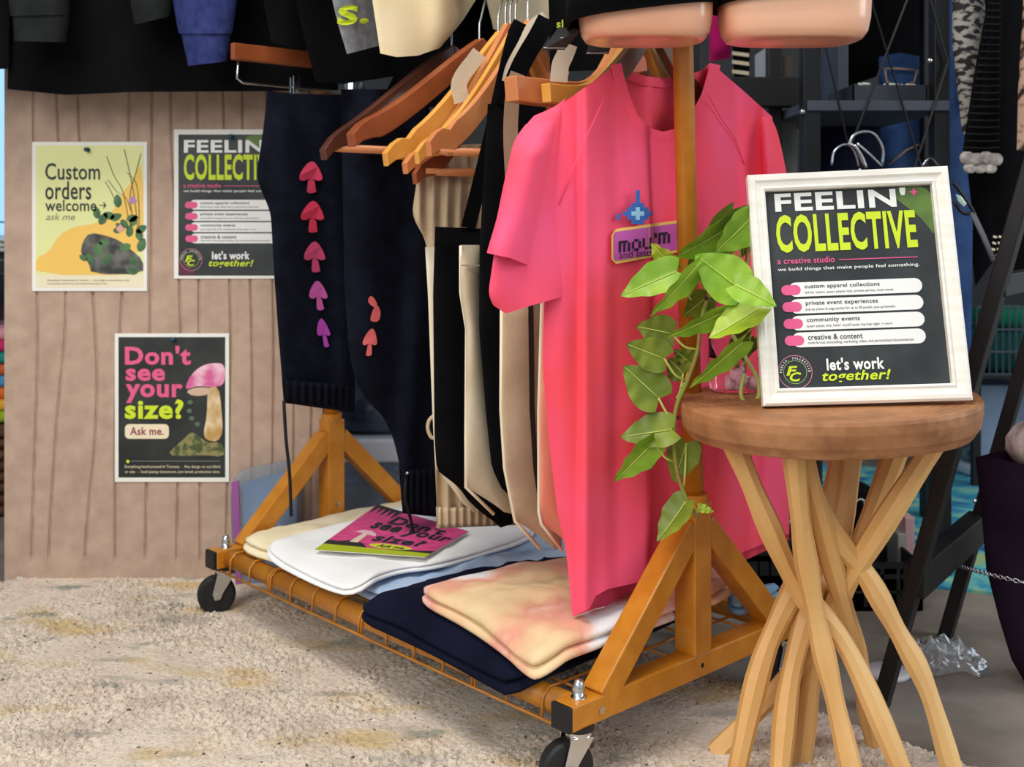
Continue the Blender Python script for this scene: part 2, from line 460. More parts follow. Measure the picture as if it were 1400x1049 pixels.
# ------------------------------------------------------------------ posters
paper = mat('poster_paper', (236,234,226), 0.6); charcoal = mat('print_charcoal', (40,44,46), 0.55, rgb2=(62,66,68), scale=9)
p_white = mat('print_white', (238,238,234), 0.55); p_lime = mat('print_lime', (205,226,40), 0.55)
p_pink = mat('print_pink', (226,92,140), 0.55); p_dark = mat('print_dark', (36,42,44), 0.55)
p_green = mat('print_green', (98,128,58), 0.55, rgb2=(60,80,52), scale=18); p_cream = mat('print_cream', (238,224,190), 0.55)
pin_m = mat('push_pin_teal', (20,72,92), 0.3)
def feelin(cv, q, par, big):
    """the studio poster; q maps photo pixels of the framed print to this canvas"""
    T = lambda s, a, b, m, bold=0.0, sh=0.0, l=0.0009: cv.text(s, q(*a), q(*b), m, par, l, bold, sh)
    T("FEELIN'", (1060,290), (1237,256.5), p_white, 0.03)
    T('COLLECTIVE', (1063,346.5), (1250,286.5), p_lime, 0.03)
    cv.poly([q(*p) for p in ((1249,256),(1251.2,261),(1256,262.5),(1251.2,264.5),(1249,269),(1246.8,264.5),(1242,262.5),(1246.8,261))], 'star', p_pink, par, 0.0009)
    T('a creative studio', (1063,361.7), (1140.6,350.3), p_pink, 0.014)
    cv.poly([q(1147,354.6), q(1254,350.8), q(1254,352.0), q(1147,355.8)], 'rule_line', p_pink, par, 0.0009)
    T('we build things that make people feel something.', (1063.6,372.5), (1256.4,359.0), p_white, 0.008)
    rows = [('custom apparel collections', 'slid for sisters, queer pilates club, private parties, most sweat', 1202, 1221),
            ('private event experiences', 'pop-up pilates & yoga parties for up to 40 people, pop-up karaoke', 1198, 1222),
            ('community events', "queer pilates club, feelin' myself queer hip-hop night, + more", 1172, 1216),
            ('creative & content', 'multi-format storytelling, marketing, video, and personalized documentaries', 1174, 1244)]
    for i, (a, b, xa, xb) in enumerate(rows):
        y = 23.0*i; s = 1.6*i; sl = lambda x: -(x-1100)*0.036
        u0, v0 = cv.uv(*q(1079+s, 406.5+y)); u1, v1 = cv.uv(*q(1259.6+s, 379.9+y))
        cv.rrect(u0, v0, u1, v1, 'text_bar', p_white, par, 0.0007, 1)
        u0, v0 = cv.uv(*q(1068.5+s, 404.3+y)); u1, v1 = cv.uv(*q(1094+s, 389.6+y))
        cv.rrect(u0, v0, u1, v1, 'pill_mark', p_pink, par, 0.0009, 1)
        T(a, (1100+s, 396.2+y), (xa+s, 388.9+y+sl(xa)), p_dark, 0.010, 0, 0.0011)
        T(b, (1100+s, 402.8+y), (xb+s, 398.2+y+sl(xb)), p_dark, 0.0, 0, 0.0011)
    T("let's work", (1130.6,507), (1208,487.3), p_white, 0.03)
    T('together!', (1124.7,525.5), (1217,504.5), p_lime, 0.02, 0.25)
    # round emblem
    cu, cvv = cv.uv(*q(1087,509)); e1, _ = cv.uv(*q(1110.5,508)); R = e1-cu
    def ring(r0, r1, m, nm, l):
        n = 40; Vv = []
        for k in range(n):
            a = 2*math.pi*k/n
            for r in (r0, r1): Vv.append(cv.at(cu+r*math.cos(a), cvv+r*math.sin(a), l))
        mk(nm, (Vv, [(2*k, 2*k+1, (2*k+3) % (2*n), (2*k+2) % (2*n)) for k in range(n)]), m, par)
    ring(R*0.96, R, mat('print_rose_line', (205,130,150), 0.55), 'emblem_ring', 0.0008)
    ring(R*0.66, R*0.69, mat('print_green_line', (150,180,110), 0.55), 'emblem_ring', 0.0008)
    word = "FEELIN' COLLECTIVE"
    for k, ch in enumerate(word):
        if ch == ' ': continue
        a = math.radians(178-k*176/(len(word)-1)); V, Fc = text2d(ch, 0.02, 0)
        w, h_ = R*(0.035 if ch in "'I" else 0.085), R*(0.13 if ch != "'" else 0.05)
        c0, s0 = math.cos(a-math.pi/2), math.sin(a-math.pi/2); rr = R*0.76
        mk('emblem_lettering', ([cv.at(cu+rr*math.cos(a)+(x-0.5)*w*c0-y*h_*s0, cvv+rr*math.sin(a)+(x-0.5)*w*s0+y*h_*c0, 0.0009) for x, y in V], Fc), p_white, par)
    T('F', (1075,514), (1090,500.5), p_lime, 0.03, 0.25); T('C', (1080,522), (1095,509), p_lime, 0.03, 0.25)

def poster_pin(pc, parent):
    V, Fc = lathe([(0.0045,0),(0.0045,0.002),(0.0025,0.003),(0.0025,0.008),(0.004,0.009),(0.004,0.011)], (0,0,0), 12)
    V = [Vector((v.x+pc.x, pc.y-0.0035-v.z, v.y+pc.z)) for v in V]
    mk('push_pin', (V, Fc), pin_m, parent, smooth=True)
def wall_poster(name, x0, y0, x1, y1, label, pin):
    cv = Canvas(W(x0, y1, YB-0.0022), (1,0,0), (0,0,1))
    r = root(name, W((x0+x1)/2, y1, YB-0.001), label, 'poster', 'posters pinned to the fibreboard panel')
    a, b = W(x0, y1, YB-0.002), W(x1, y0, YB-0.002)
    mk('sheet', bx(a.x, b.x, YB-0.0022, YB-0.0004, a.z, b.z), paper, r)
    poster_pin(W(pin[0], pin[1], YB), r)
    return cv, r

# 1. studio poster half hidden by the navy joggers
cv, r = wall_poster('studio_poster', 238, 177, 396, 381, 'charcoal studio poster with lime title pinned beside the navy joggers', (317,187))
cv.rect(244, 184, 390, 377, 'print', charcoal, r, 0.0003)
cv.poly([(332,184),(390,184),(390,240),(372,215),(345,200)], 'print_tint', p_green, r, 0.0005, 1)
cv.poly([(244,355),(262,366),(268,377),(244,377)], 'print_tint', mat('print_maroon', (92,38,62), 0.6), r, 0.0005, 1)
sx = (390-244)/(1277-1053.0); 
feelin(cv, lambda x, y: (248+(x-1053-(y-262)*0.055)*0.655, 186+(y-253+(x-1053)*0.036-3)*0.665), r, False)

# 2. Don't see your size?
cv, r = wall_poster('mushroom_poster', 157, 456, 313, 659, 'black poster with a pink capped mushroom and size question lettering', (238,464))
cv.rect(162, 461, 308, 653, 'print', mat('print_black', (30,34,34), 0.5, rgb2=(48,52,50), scale=12), r, 0.0003)
for s, a, b, m in (("Don't", (171,499), (261,473), p_pink), ('see', (172,521), (226,504), p_pink), ('your', (172,551), (250,525), p_pink), ('size?', (171,573), (251,546), p_lime)):
    cv.text(s, a, b, m, r, 0.0009, 0.035)
cv.rect(171, 580, 231, 600, 'text_pill', p_cream, r, 0.0007, 0.008)
cv.text('Ask me.', (178,595), (224,584), mat('print_wine', (140,40,75), 0.55), r, 0.0010, 0.02)
cv.poly([(253,534),(256,522),(265,508),(280,498),(297,496),(308,499),(308,526),(290,530),(270,527)], 'mushroom_cap', mat('print_cap', (214,96,150), 0.55, rgb2=(240,200,214), scale=24), r, 0.0008, 2)
cv.poly([(253,535),(270,529),(292,531),(285,540),(265,542)], 'mushroom_gills', mat('print_gills', (206,176,150), 0.55), r, 0.0009, 1)
cv.poly([(284,530),(299,528),(303,560),(305,590),(298,604),(282,602),(278,592),(283,570)], 'mushroom_stem', mat('print_stem', (228,206,168), 0.55, rgb2=(190,150,84), scale=30), r, 0.0007, 1)
cv.poly([(229,622),(240,610),(252,600),(262,590),(272,596),(284,606),(300,604),(307,612),(306,625),(280,622),(255,624)], 'moss', mat('print_moss', (74,84,48), 0.55, rgb2=(140,134,84), scale=70, lo=0.45, hi=0.55), r, 0.0006, 1)
for x, y in ((260,550),(259,562),(262,572),(270,580)):
    cv.poly([(x-5,y),(x,y-4),(x+5,y),(x,y+4)], 'sprout_leaf', mat('print_sprout', (84,110,84), 0.55), r, 0.0007, 1)
cv.poly([(172,631),(175,628),(178,631),(175,634)], 'dot_mark', p_lime, r, 0.0008, 2)
cv.rect(179, 630, 301, 631, 'rule_line', mat('print_grey', (120,122,120), 0.55), r, 0.0008)
cv.text('Everything hand-pressed in Toronto  .  Any design on any blank', (171,641), (302,636), p_cream, r, 0.0008)
cv.text('or size  -  local pickup downtown, just break production time', (171,648), (300,643), p_cream, r, 0.0008)

# 3. Custom orders welcome
cv, r = wall_poster('custom_order_poster', 44, 194, 201, 398, 'pale lime and yellow poster about custom orders, leftmost on the panel', (121,205))
cv.rect(49, 199, 196, 376, 'print', mat('print_pale_lime', (226,228,160), 0.55), r, 0.0003)
cv.rect(49, 376, 196, 393, 'print_footer', mat('print_footer', (234,224,192), 0.55), r, 0.0003)
p_yel = mat('print_yellow', (240,196,96), 0.55)
cv.poly([(49,376),(49,352),(66,346),(80,322),(100,310),(132,306),(155,290),(168,262),(180,250),(196,214),(196,376)], 'yellow_swoosh', p_yel, r, 0.0005, 1)
cv.poly([(110,348),(113,330),(123,318),(145,322),(162,328),(178,340),(196,356),(196,375),(125,375),(122,360)], 'rock', mat('print_rock', (52,54,54), 0.6, rgb2=(108,106,100), scale=40), r, 0.0007, 1)
lf = mat('print_leaf', (58,96,62), 0.55, rgb2=(84,124,76), scale=30)
random.seed(3)
for x, y, a, s in ((136,308,60,13),(134,300,100,12),(150,300,20,12),(162,285,95,13),(158,298,160,12),(172,300,10,12),(165,300,-50,11),(185,318,30,12),(176,325,80,12),(190,345,70,14),(132,352,75,15),(128,362,120,12),(140,362,50,13),(186,365,110,12),(154,316,10,10),(170,315,140,10),(180,335,200,12),(192,330,100,12),(150,330,190,10),(120,356,150,9),(178,310,60,12),(190,372,170,12)):
    c, sn = math.cos(math.radians(a)), math.sin(math.radians(a))
    s *= 1.45
    cv.poly([(x+c*u*s-sn*w*s, y-sn*u*s-c*w*s) for u, w in ((0,0),(0.3,0.3),(0.7,0.28),(1.1,0),(0.7,-0.28),(0.3,-0.3))], 'print_leaf', lf, r, 0.0009, 1)
gs = mat('print_grass', (96,88,48), 0.55)
for pts in ([(188,310),(184,270),(176,230),(170,204)], [(182,300),(178,268),(186,236),(193,210)], [(176,300),(168,262),(156,240),(146,214)], [(190,320),(190,280),(186,250),(174,236)], [(160,280),(152,262),(144,248)], [(180,290),(172,270),(160,262),(148,246)]):
    P = smooth_path([Vector((x, y, 0)) for x, y in pts], 5)
    cv.poly([(p.x-0.6, p.y) for p in P]+[(p.x+0.6, p.y) for p in reversed(P)], 'print_grass_stem', gs, r, 0.0008)
for x, y, m in ((182,274,mat('print_flower', (178,134,180), 0.55)), (165,313,mat('print_flower_pink', (220,160,150), 0.55))):
    cv.poly([(x-7,y),(x-3,y-4),(x,y-7),(x+3,y-3),(x+7,y+1),(x+2,y+3),(x-1,y+6)], 'print_blossom', m, r, 0.0011, 1)
for s, a, b, bd in (('Custom', (62,246), (137,223), 0.012), ('orders', (62,273), (125,248), 0.012), ('welcome', (62,289), (132,273), 0.012)):
    cv.text(s, a, b, p_dark, r, 0.0009, bd)
cv.poly([(136,280.2),(143,280.2),(141,277),(142.2,276.3),(145.8,280.8),(142.2,285.2),(141,284.5),(143,281.4),(136,281.4)], 'arrow', p_dark, r, 0.0009)
cv.text('ask me', (63,301), (103,292), mat('print_grey_green', (120,128,96), 0.55), r, 0.0009, 0, 0.3)
cv.text('Everything hand-pressed in Toronto  -  Any design on any blank or size', (65,385), (177,382), gs, r, 0.0008)
cv.text('local pickup downtown, just break production time', (65,389.5), (146,386.5), gs, r, 0.0008)
# ------------------------------------------------------------------ clothes rack
gold = mat('mustard_paint', (188,118,26), 0.36, rgb2=(200,130,36), scale=30, coat=0.25, bump=0.05, bscale=500)
blackp = mat('black_plastic', (22,22,24), 0.5); chrome = mat('chrome', (205,208,210), 0.22, metal=1.0)
rubber = mat('black_rubber', (24,24,25), 0.6)
ZB = 0.101                                            # beam centre height
rk = root('clothes_rack', (RP(RLEN/2).x, RP(RLEN/2).y, 0), 'mustard yellow metal clothes rack on black casters with wire base shelf', 'clothes rack')
UP = Vector((0,0,1))
def end_frame(t, facing):
    o = CN+Rr*t                                       # beam start (camera side corner)
    a, b = o+UP*ZB, o+E*0.49+UP*ZB
    mk('base_beam', beam(a, b, 0.031, 0.031), gold, rk, bevel=0.0025)
    mk('end_cap', beam(a-E*0.006, a+E*0.001, 0.031, 0.031), blackp, rk, bevel=0.002)
    mk('end_cap', beam(b-E*0.001, b+E*0.006, 0.031, 0.031), blackp, rk, bevel=0.002)
    pc = o+E*0.245
    mk('lower_post', beam(pc+UP*(ZB+0.015), pc+UP*0.315, 0.035, 0.035, up=E), gold, rk, bevel=0.002)
    for s in (-1, 1):
        # brace: foot on the beam, head on the post
        f = pc+E*s*0.185+UP*(ZB+0.008); h = pc+E*s*0.012+UP*0.283
        mk('brace', beam(f, h, 0.032, 0.032, up=E*s), gold, rk, bevel=0.002)
    top = pc+UP*1.66+Vector((-0.030,0,0))
    mk('upper_post', cyl(pc+UP*0.315, top, 0.0138, 20), gold, rk, smooth=True)
    mk('post_collar', cyl(pc+UP*0.312, pc+UP*0.325, 0.019, 20), gold, rk, smooth=False)
    for e_ in (0.026, 0.464):                         # cap nuts and casters
        c = o+E*e_
        nut = join(lathe([(0.0095,0),(0.0095,0.002),(0.0075,0.002),(0.0078,0.011),(0.0072,0.017),(0.0048,0.0215),(0.001,0.023)], c+UP*(ZB+0.015), 12))
        mk('cap_nut', nut, chrome, rk, smooth=True)
        caster(c, e_)
    sc = pc-Rr*facing*0.0155+UP*(ZB+0.03)*1
    mk('screw', tube([pc-Rr*0.0148+UP*(ZB+0.055), pc-Rr*0.0175+UP*(ZB+0.055)], 0.0055, 12) if t > 0.1 else
       tube([o+E*0.05-Rr*0.0148+UP*(ZB-0.002), o+E*0.05-Rr*0.0172+UP*(ZB-0.002)], 0.005, 12), chrome, rk)
    if t < 0.1: mk('bolt_hole', tube([o+E*0.245-Rr*0.0148+UP*ZB, o+E*0.245-Rr*0.0156+UP*ZB], 0.0035, 12), blackp, rk)
def caster(c, e_):
    ang = 0.35; d = Vector((-math.cos(ang), -math.sin(ang), 0)); s = Vector((-d.y, d.x, 0))
    zt = ZB-0.015; r = 0.0325; ax = c+d*0.016+UP*(r+RUGZ-0.004)
    cs = mk('caster', join(cyl(c+UP*(zt-0.006), c+UP*zt, 0.019, 20)), blackp, rk)
    mk('swivel_plate', join(cyl(c+UP*(zt-0.016), c+UP*(zt-0.006), 0.016, 20)), chrome, cs)
    for k in (-1, 1):                                 # fork cheeks
        o = s*k*0.0135
        poly = [c+o-d*0.014+UP*(zt-0.012), c+o+d*0.016+UP*(zt-0.012), ax+o+d*0.008+UP*0.004, ax+o+d*0.004-UP*0.007, ax+o-d*0.005-UP*0.006, ax+o-d*0.010+UP*0.006]
        mk('fork', prism(poly, s*k*0.002), chrome, cs)
        mk('axle_nut', cyl(ax+s*k*0.0155, ax+s*k*0.0195, 0.005, 10), chrome, cs)
    W_ = []; n = 28; prof = [(0.012,-0.0115),(0.026,-0.0115),(r-0.003,-0.011),(r,-0.007),(r,0.007),(r-0.003,0.011),(0.026,0.0115),(0.012,0.0115)]
    for rr, q in prof:
        for k in range(n):
            a = 2*math.pi*k/n; W_.append(ax+d*rr*math.cos(a)+UP*rr*math.sin(a)+s*q)
    Fw = [(i*n+k, i*n+(k+1) % n, (i+1)*n+(k+1) % n, (i+1)*n+k) for i in range(len(prof)-1) for k in range(n)]+[tuple(range(n)), tuple((len(prof)-1)*n+k for k in range(n))]
    mk('wheel', (W_, Fw), rubber, cs, smooth=False)
end_frame(0.0, 1); end_frame(RLEN, -1)
def rail(e_, z, r, nm, t0=0.0, t1=RLEN, par=rk, n=12):
    a = CN+E*e_+UP*z
    return mk(nm, cyl(a+Rr*t0, a+Rr*t1, r, n), gold, par, smooth=True)
for e_ in (0.028, 0.462): rail(e_, ZB-0.001, 0.0160, 'shelf_rail', 0.012, RLEN-0.012)
mk('hanging_rail', cyl(RP(0)+UP*1.06-Vector((0.0165,0,0)), RP(RLEN)+UP*1.06-Vector((0.0165,0,0)), 0.012, 16), gold, rk, smooth=True)
mk('top_rail', cyl(RP(0)+UP*1.62-Vector((0.029,0,0)), RP(RLEN)+UP*1.62-Vector((0.029,0,0)), 0.012, 16), gold, rk, smooth=True)
# wire shelf: cross wires hook over the rails, long wires run between
for k in range(13):
    t = 0.045+k*0.0633
    for dt in ((-0.003, 0.003) if k % 4 == 2 else (0,)):
        p = CN+Rr*(t+dt)
        pts = [p+E*0.0085+UP*(ZB-0.017), p+E*0.0105+UP*(ZB+0.006), p+E*0.020+UP*(ZB+0.0165), p+E*0.04+UP*(ZB+0.0155), p+E*0.245+UP*(ZB+0.0155), p+E*0.45+UP*(ZB+0.0155), p+E*0.468+UP*(ZB+0.0155), p+E*0.4795+UP*(ZB+0.006), p+E*0.4815+UP*(ZB-0.017)]
        mk('cross_wire', tube(pts, 0.0019, 6), gold, rk, smooth=True)
for e_ in (0.0080, 0.4820): rail(e_, ZB-0.019, 0.002, 'long_wire', 0.016, RLEN-0.016, n=6)
for e_ in (0.05, 0.13, 0.21, 0.29, 0.37, 0.44): rail(e_, ZB+0.0125, 0.0018, 'long_wire', 0.016, RLEN-0.016, n=6)

# ------------------------------------------------------------------ folded garments on the wire shelf
def outline(pts, z0, z1):
    """front points lie on the lower edge of the fold, back points on its upper edge"""
    lo, hi = min(p[1] for p in pts), max(p[1] for p in pts)
    out = []
    for x, y in pts:
        p = ZP(x, y, z1+(z0+0.006-z1)*((y-lo)/(hi-lo))); d = Vector((p.x, p.y, 0))-CN
        e, r = d.dot(E), min(max(d.dot(Rr), 0.024), RLEN-0.024)      # stays between the two end beams
        q = CN+E*e+Rr*r; out.append(Vector((q.x, q.y, p.z)))
    return out
def over_rail(q):
    e = (Vector((q.x, q.y, 0))-CN).dot(E)
    return max(0.0, 0.030-e)*0.28
ZS = ZB+0.0190
def er(pts): return [CN+E*e+Rr*r for e, r in pts]
def folded(name, pts, zref, z0, z1, m, label, **k):
    zmid = (z0+z1)/2; lo = pts if isinstance(pts[0], Vector) else outline(pts, z0, z1); c_ = sum(lo, Vector())/len(lo)
    up = [c_+(p-c_)*0.985+Vector((0.004*math.sin(3*i), 0.004*math.cos(2*i), 0)) for i, p in enumerate(lo)]
    k['drop'] = over_rail; k2 = dict(k); k2['amp'] = 0.0; k2['bulge'] = 0.0
    return mk(name, join(pillow(lo, z0, zmid+0.0004, **k2), pillow(up, zmid+0.0006, z1, **k)), m, smooth=True, label=label, cat='folded clothes', group='folded garments on the rack shelf')
f_cream = fab('fab_cream', (236,222,184), (246,234,202)); f_white = fab('fab_white', (236,236,234), (246,246,246)); f_slate = fab('fab_slate', (132,146,160), (160,174,190))
f_navy = fab('fab_navy', (14,16,34), (24,27,48)); 
f_tie = mat('tie_dye', (232,206,160), 0.92, rgb2=(226,160,136), scale=5.5, sheen=0.0, bump=0.2, bscale=420, lo=0.36, hi=0.52, spec=0.12)
_r = [n for n in f_tie.node_tree.nodes if n.type == 'VALTORGB'][0].color_ramp
for _p, _c in ((0.57, (238,190,170)), (0.62, (240,240,242)), (0.44, (230,192,150))): _e = _r.elements.new(_p); _e.color = lin(_c)
folded('folded_sweatshirt', [(323,744),(345,729),(430,702),(520,683),(600,676),(700,690),(640,740),(560,790),(480,803),(400,772)], 0.145, ZS, 0.143, f_cream, 'cream folded sweatshirt at the far end of the rack shelf, under the white one', seed=1, amp=0.007)
folded('folded_tee', [(470,795),(500,815),(548,833),(640,812),(800,770),(860,740),(790,716),(700,725),(600,760)], 0.150, ZS, 0.141, fab('fab_paleblue', (150,176,208), (196,212,232), scale=12), 'pale blue grey folded tee between the white and navy ones', seed=2, amp=0.006)
folded('folded_tee', [(356,748),(380,737),(470,716),(540,692),(640,684),(735,712),(725,735),(650,757),(600,773),(535,780),(488,805),(440,790)], 0.168, 0.1505, 0.163, f_white, 'white folded tee lying under the pink flyer', seed=3, amp=0.003, bulge=0.003, inset=0.006)
folded('folded_sweatshirt', er([(-0.024,0.050),(-0.020,0.12),(-0.012,0.22),(-0.010,0.32),(-0.010,0.405),(0.02,0.415),(0.06,0.405),(0.2,0.40),(0.40,0.38),(0.40,0.08),(0.2,0.06)]), 0, ZS, 0.146, f_navy, 'navy blue folded sweatshirt hanging over the shelf edge', seed=4, amp=0.004, inset=0.012)
folded('folded_sweatshirt', er([(-0.020,0.020),(-0.022,0.040),(-0.004,0.10),(0.014,0.20),(0.022,0.305),(0.05,0.315),(0.12,0.300),(0.25,0.28),(0.39,0.23),(0.41,0.12),(0.40,0.020),(0.2,0.018),(0.05,0.018)]), 0, 0.1525, 0.178, f_tie, 'cream and pink tie dyed sweatshirt folded beneath the coral tee hem', seed=5, amp=0.006, inset=0.012)
folded('folded_tee', [(990,815),(1020,800),(1075,795),(1078,835),(1030,850)], 0.130, ZS, 0.140, fab('fab_sky', (120,158,190), (150,184,210)), 'light blue folded tee at the right brace of the rack', seed=6)

# pink flyer on the white tee
fz = 0.1725
fl = [ZP(430,752,fz), ZP(581,762,fz), ZP(641,727,fz), ZP(516,690,fz)]
Of, Uf = fl[0], (fl[1]-fl[0]); Vf = fl[3]-fl[0]; Vf = Vf-Uf.normalized()*Vf.dot(Uf.normalized())*0
fr = root('flyer', (fl[0]+fl[2])/2, 'pink flyer with black size question lettering on the white tee', 'flyer')
mk('sheet', prism(fl, (0,0,-0.0008)), mat('flyer_paper', (240,236,228), 0.5), fr)
def fq(a, b, lift=0.0004):      # unit flyer coords, bilinear
    p = fl[0]*(1-a)*(1-b)+fl[1]*a*(1-b)+fl[2]*a*b+fl[3]*(1-a)*b
    return p+UP*lift
def fpoly(pts, nm, m, lift=0.0004): mk(nm, ([fq(a, b, lift) for a, b in pts], [tuple(range(len(pts)))]), m, fr)
def ftext(st, a0, b0, a1, b1, m, bold=0.03, sh=0.0):
    V, Fc = text2d(st, bold, sh); mk('lettering', ([fq(a0+(a1-a0)*x, b0+(b1-b0)*y, 0.0010) for x, y in V], Fc), m, fr)
f_pink = mat('flyer_pink', (206,66,128), 0.5, rgb2=(222,84,140), scale=60); f_lime = mat('flyer_lime', (176,190,40), 0.5)
fpoly([(0,0.12),(1,0.12),(1,1),(0,1)], 'print', f_pink); fpoly([(0,0),(1,0),(1,0.12),(0,0.12)], 'print_strip', f_lime)
ftext("Don't", 0.30, 0.68, 0.86, 0.88, p_dark, 0.04, 0.1); ftext('see your', 0.20, 0.46, 0.98, 0.67, p_dark, 0.04, 0.1); ftext('size?', 0.36, 0.27, 0.84, 0.45, p_dark, 0.04, 0.1)
fpoly([(0.42+0.2*math.cos(k*0.35)+0.18, 0.19+0.06*math.sin(k*0.35)) for k in range(18)], 'text_pill', mat('flyer_yellow', (214,214,60), 0.5), 0.0007)
ftext('Ask me.', 0.48, 0.155, 0.74, 0.225, p_dark, 0.03, 0.2)
fpoly([(0.13,0.40),(0.18,0.46),(0.27,0.47),(0.34,0.42),(0.36,0.37),(0.24,0.39)], 'mushroom_cap', mat('flyer_cap', (232,190,200), 0.5), 0.0009)
fpoly([(0.22,0.39),(0.27,0.39),(0.28,0.20),(0.20,0.20)], 'mushroom_stem', mat('flyer_stem', (226,208,180), 0.5), 0.0008)
fpoly([(0,0.12),(0,0.2),(0.1,0.19),(0.2,0.24),(0.33,0.2),(0.4,0.14),(0.4,0.12)], 'ground_print', p_dark, 0.0006)
fpoly([(0.6,0.12),(0.72,0.17),(0.85,0.16),(1,0.22),(1,0.12)], 'ground_print', p_dark, 0.0006)
for k in range(5): fpoly([(0.0+k*0.06,1.0),(0.03+k*0.06,0.78+0.03*(k % 2)),(0.07+k*0.06,1.0)], 'fern_print', p_dark, 0.0006)

# ------------------------------------------------------------------ hangers
w_dark = wood('hanger_dark', (70,34,22), (92,48,30), 14, coat=0.3); w_brown = wood('hanger_brown', (128,62,30), (160,84,44), 12, coat=0.3)
w_yel = wood('hanger_yellow', (214,146,56), (232,172,84), 10, coat=0.3); w_org = wood('hanger_orange', (196,116,66), (214,140,84), 12, coat=0.3)
w_wal = wood('hanger_walnut', (96,58,38), (122,78,52), 12, coat=0.2)
def hanger(t, tip, m, zn=0.995, pw=1.35, hh=0.030, th=0.014, bar=True, m2=None, label='', L2=None, barz=-0.02, notch=False, ss=0.25):
    c = RP(t); tt, zt, _ = ray_v(tip[0], tip[1], (c.x, c.y), E); L = -tt
    r = root('clothes_hanger', (c.x, c.y, zt-0.03), label, 'hanger', 'wooden hangers on the rack')
    def pt(s, dz, off): return c+E*s+UP*dz-Rr*off
    for sd in (-1, 1):
        up, lo = [], []; n = 16
        for i in range(n+1):
            q = i/n                                     # 0 at the tip, 1 at the neck
            f = q**pw; f = f*(1-ss)+ss*(q*q*(3-2*q)); z = zt+(zn-zt)*f
            h_ = hh*((0.55 if ss > 0 else 0.95)+(0.45 if ss > 0 else 0.05)*min(1, q*5))*(1-0.25*max(0, q-0.7)/0.3)
            if q < 0.12 and ss > 0: z -= (0.12-q)**2*1.1
            if notch and abs(q-0.2) < 0.035: z -= 0.007
            up.append((sd*L*(1-q), z)); lo.append((sd*L*(1-q)*(0.985), z-h_))
        poly = up+lo[::-1]
        P = [pt(a, b, -th/2) for a, b in poly]
        n2 = len(up); V = [pt(a, b, -th/2) for a, b in up]+[pt(a, b, -th/2) for a, b in lo]+[pt(a, b, th/2) for a, b in up]+[pt(a, b, th/2) for a, b in lo]
        Fc = []
        for i in range(n2-1):
            Fc += [(i, i+1, n2+i+1, n2+i), (2*n2+i, 3*n2+i, 3*n2+i+1, 2*n2+i+1), (i, 2*n2+i, 2*n2+i+1, i+1), (n2+i, n2+i+1, 3*n2+i+1, 3*n2+i)]
        Fc += [(0, n2, 3*n2, 2*n2), (n2-1, 3*n2-1, 4*n2-1, 2*n2-1)]
        mk('arm', (V, Fc), m, r, bevel=0.0015)
    if bar: mk('trouser_bar', cyl(pt(-L*0.9, zt+barz, 0), pt(L*0.9, zt+barz, 0), 0.0065, 12), m2 or m, r, smooth=True)
    zr = 1.06+0.0135
    pts = [pt(0, zn-0.02, 0), pt(0, zn+0.02, 0), pt(0.004, zn+0.035, 0), pt(0.017, 1.062, 0), pt(0.012, zr, 0), pt(0, zr+0.003, 0), pt(-0.012, zr-0.003, 0), pt(-0.0155, 1.058, 0)]
    mk('hook', tube(smooth_path(pts, 4), 0.0017, 8), chrome, r, smooth=True)
    return r
hanger(0.500, (440,190), w_dark, pw=1.05, th=0.016, zn=0.975, label='near black wooden hanger with the leftmost tip, above the navy joggers', bar=True, m2=w_org, barz=-0.012)
hanger(0.430, (478,168), w_brown, pw=1.3, hh=0.036, th=0.020, zn=0.978, label='glossy reddish brown hanger in front of the near black one', bar=False)
hanger(0.385, (525,194), w_yel, pw=1.6, hh=0.036, th=0.012, zn=0.985, label='yellow wooden hanger with a notch and a pale strap over it', bar=False, notch=True)
hanger(0.368, (552,208), w_org, pw=1.9, th=0.012, label='orange brown hanger whose tip shows just below the yellow one', bar=False)
hanger(0.345, (568,192), w_yel, pw=1.8, hh=0.034, th=0.010, label='pale edged hanger directly behind the notched orange hanger', bar=False)
hanger(0.318, (584,178), w_org, pw=1.9, hh=0.040, th=0.012, label='notched orange hanger with a round trouser bar pointing at the coral tee', bar=True, barz=-0.028, notch=True)
hanger(0.357, (565,222), w_brown, pw=2.0, hh=0.030, th=0.010, label='lowest brown hanger with a thin bar over the beige joggers', bar=True, m2=w_org, barz=-0.012)
hanger(0.125, (697,104), w_org, pw=7, ss=0.0, hh=0.034, th=0.024, label='orange hanger with a squared end just left of the coral tee', bar=False, zn=0.985)
hanger(0.098, (745,114), w_yel, pw=3.5, ss=0.0, hh=0.026, th=0.016, label='striped pale hanger whose cut end touches the coral tee shoulder', bar=False, zn=0.985)
hanger(0.070, (775,130), w_wal, pw=1.6, hh=0.036, th=0.014, zn=0.965, label='dark walnut hanger inside the neck of the coral tee', bar=False)

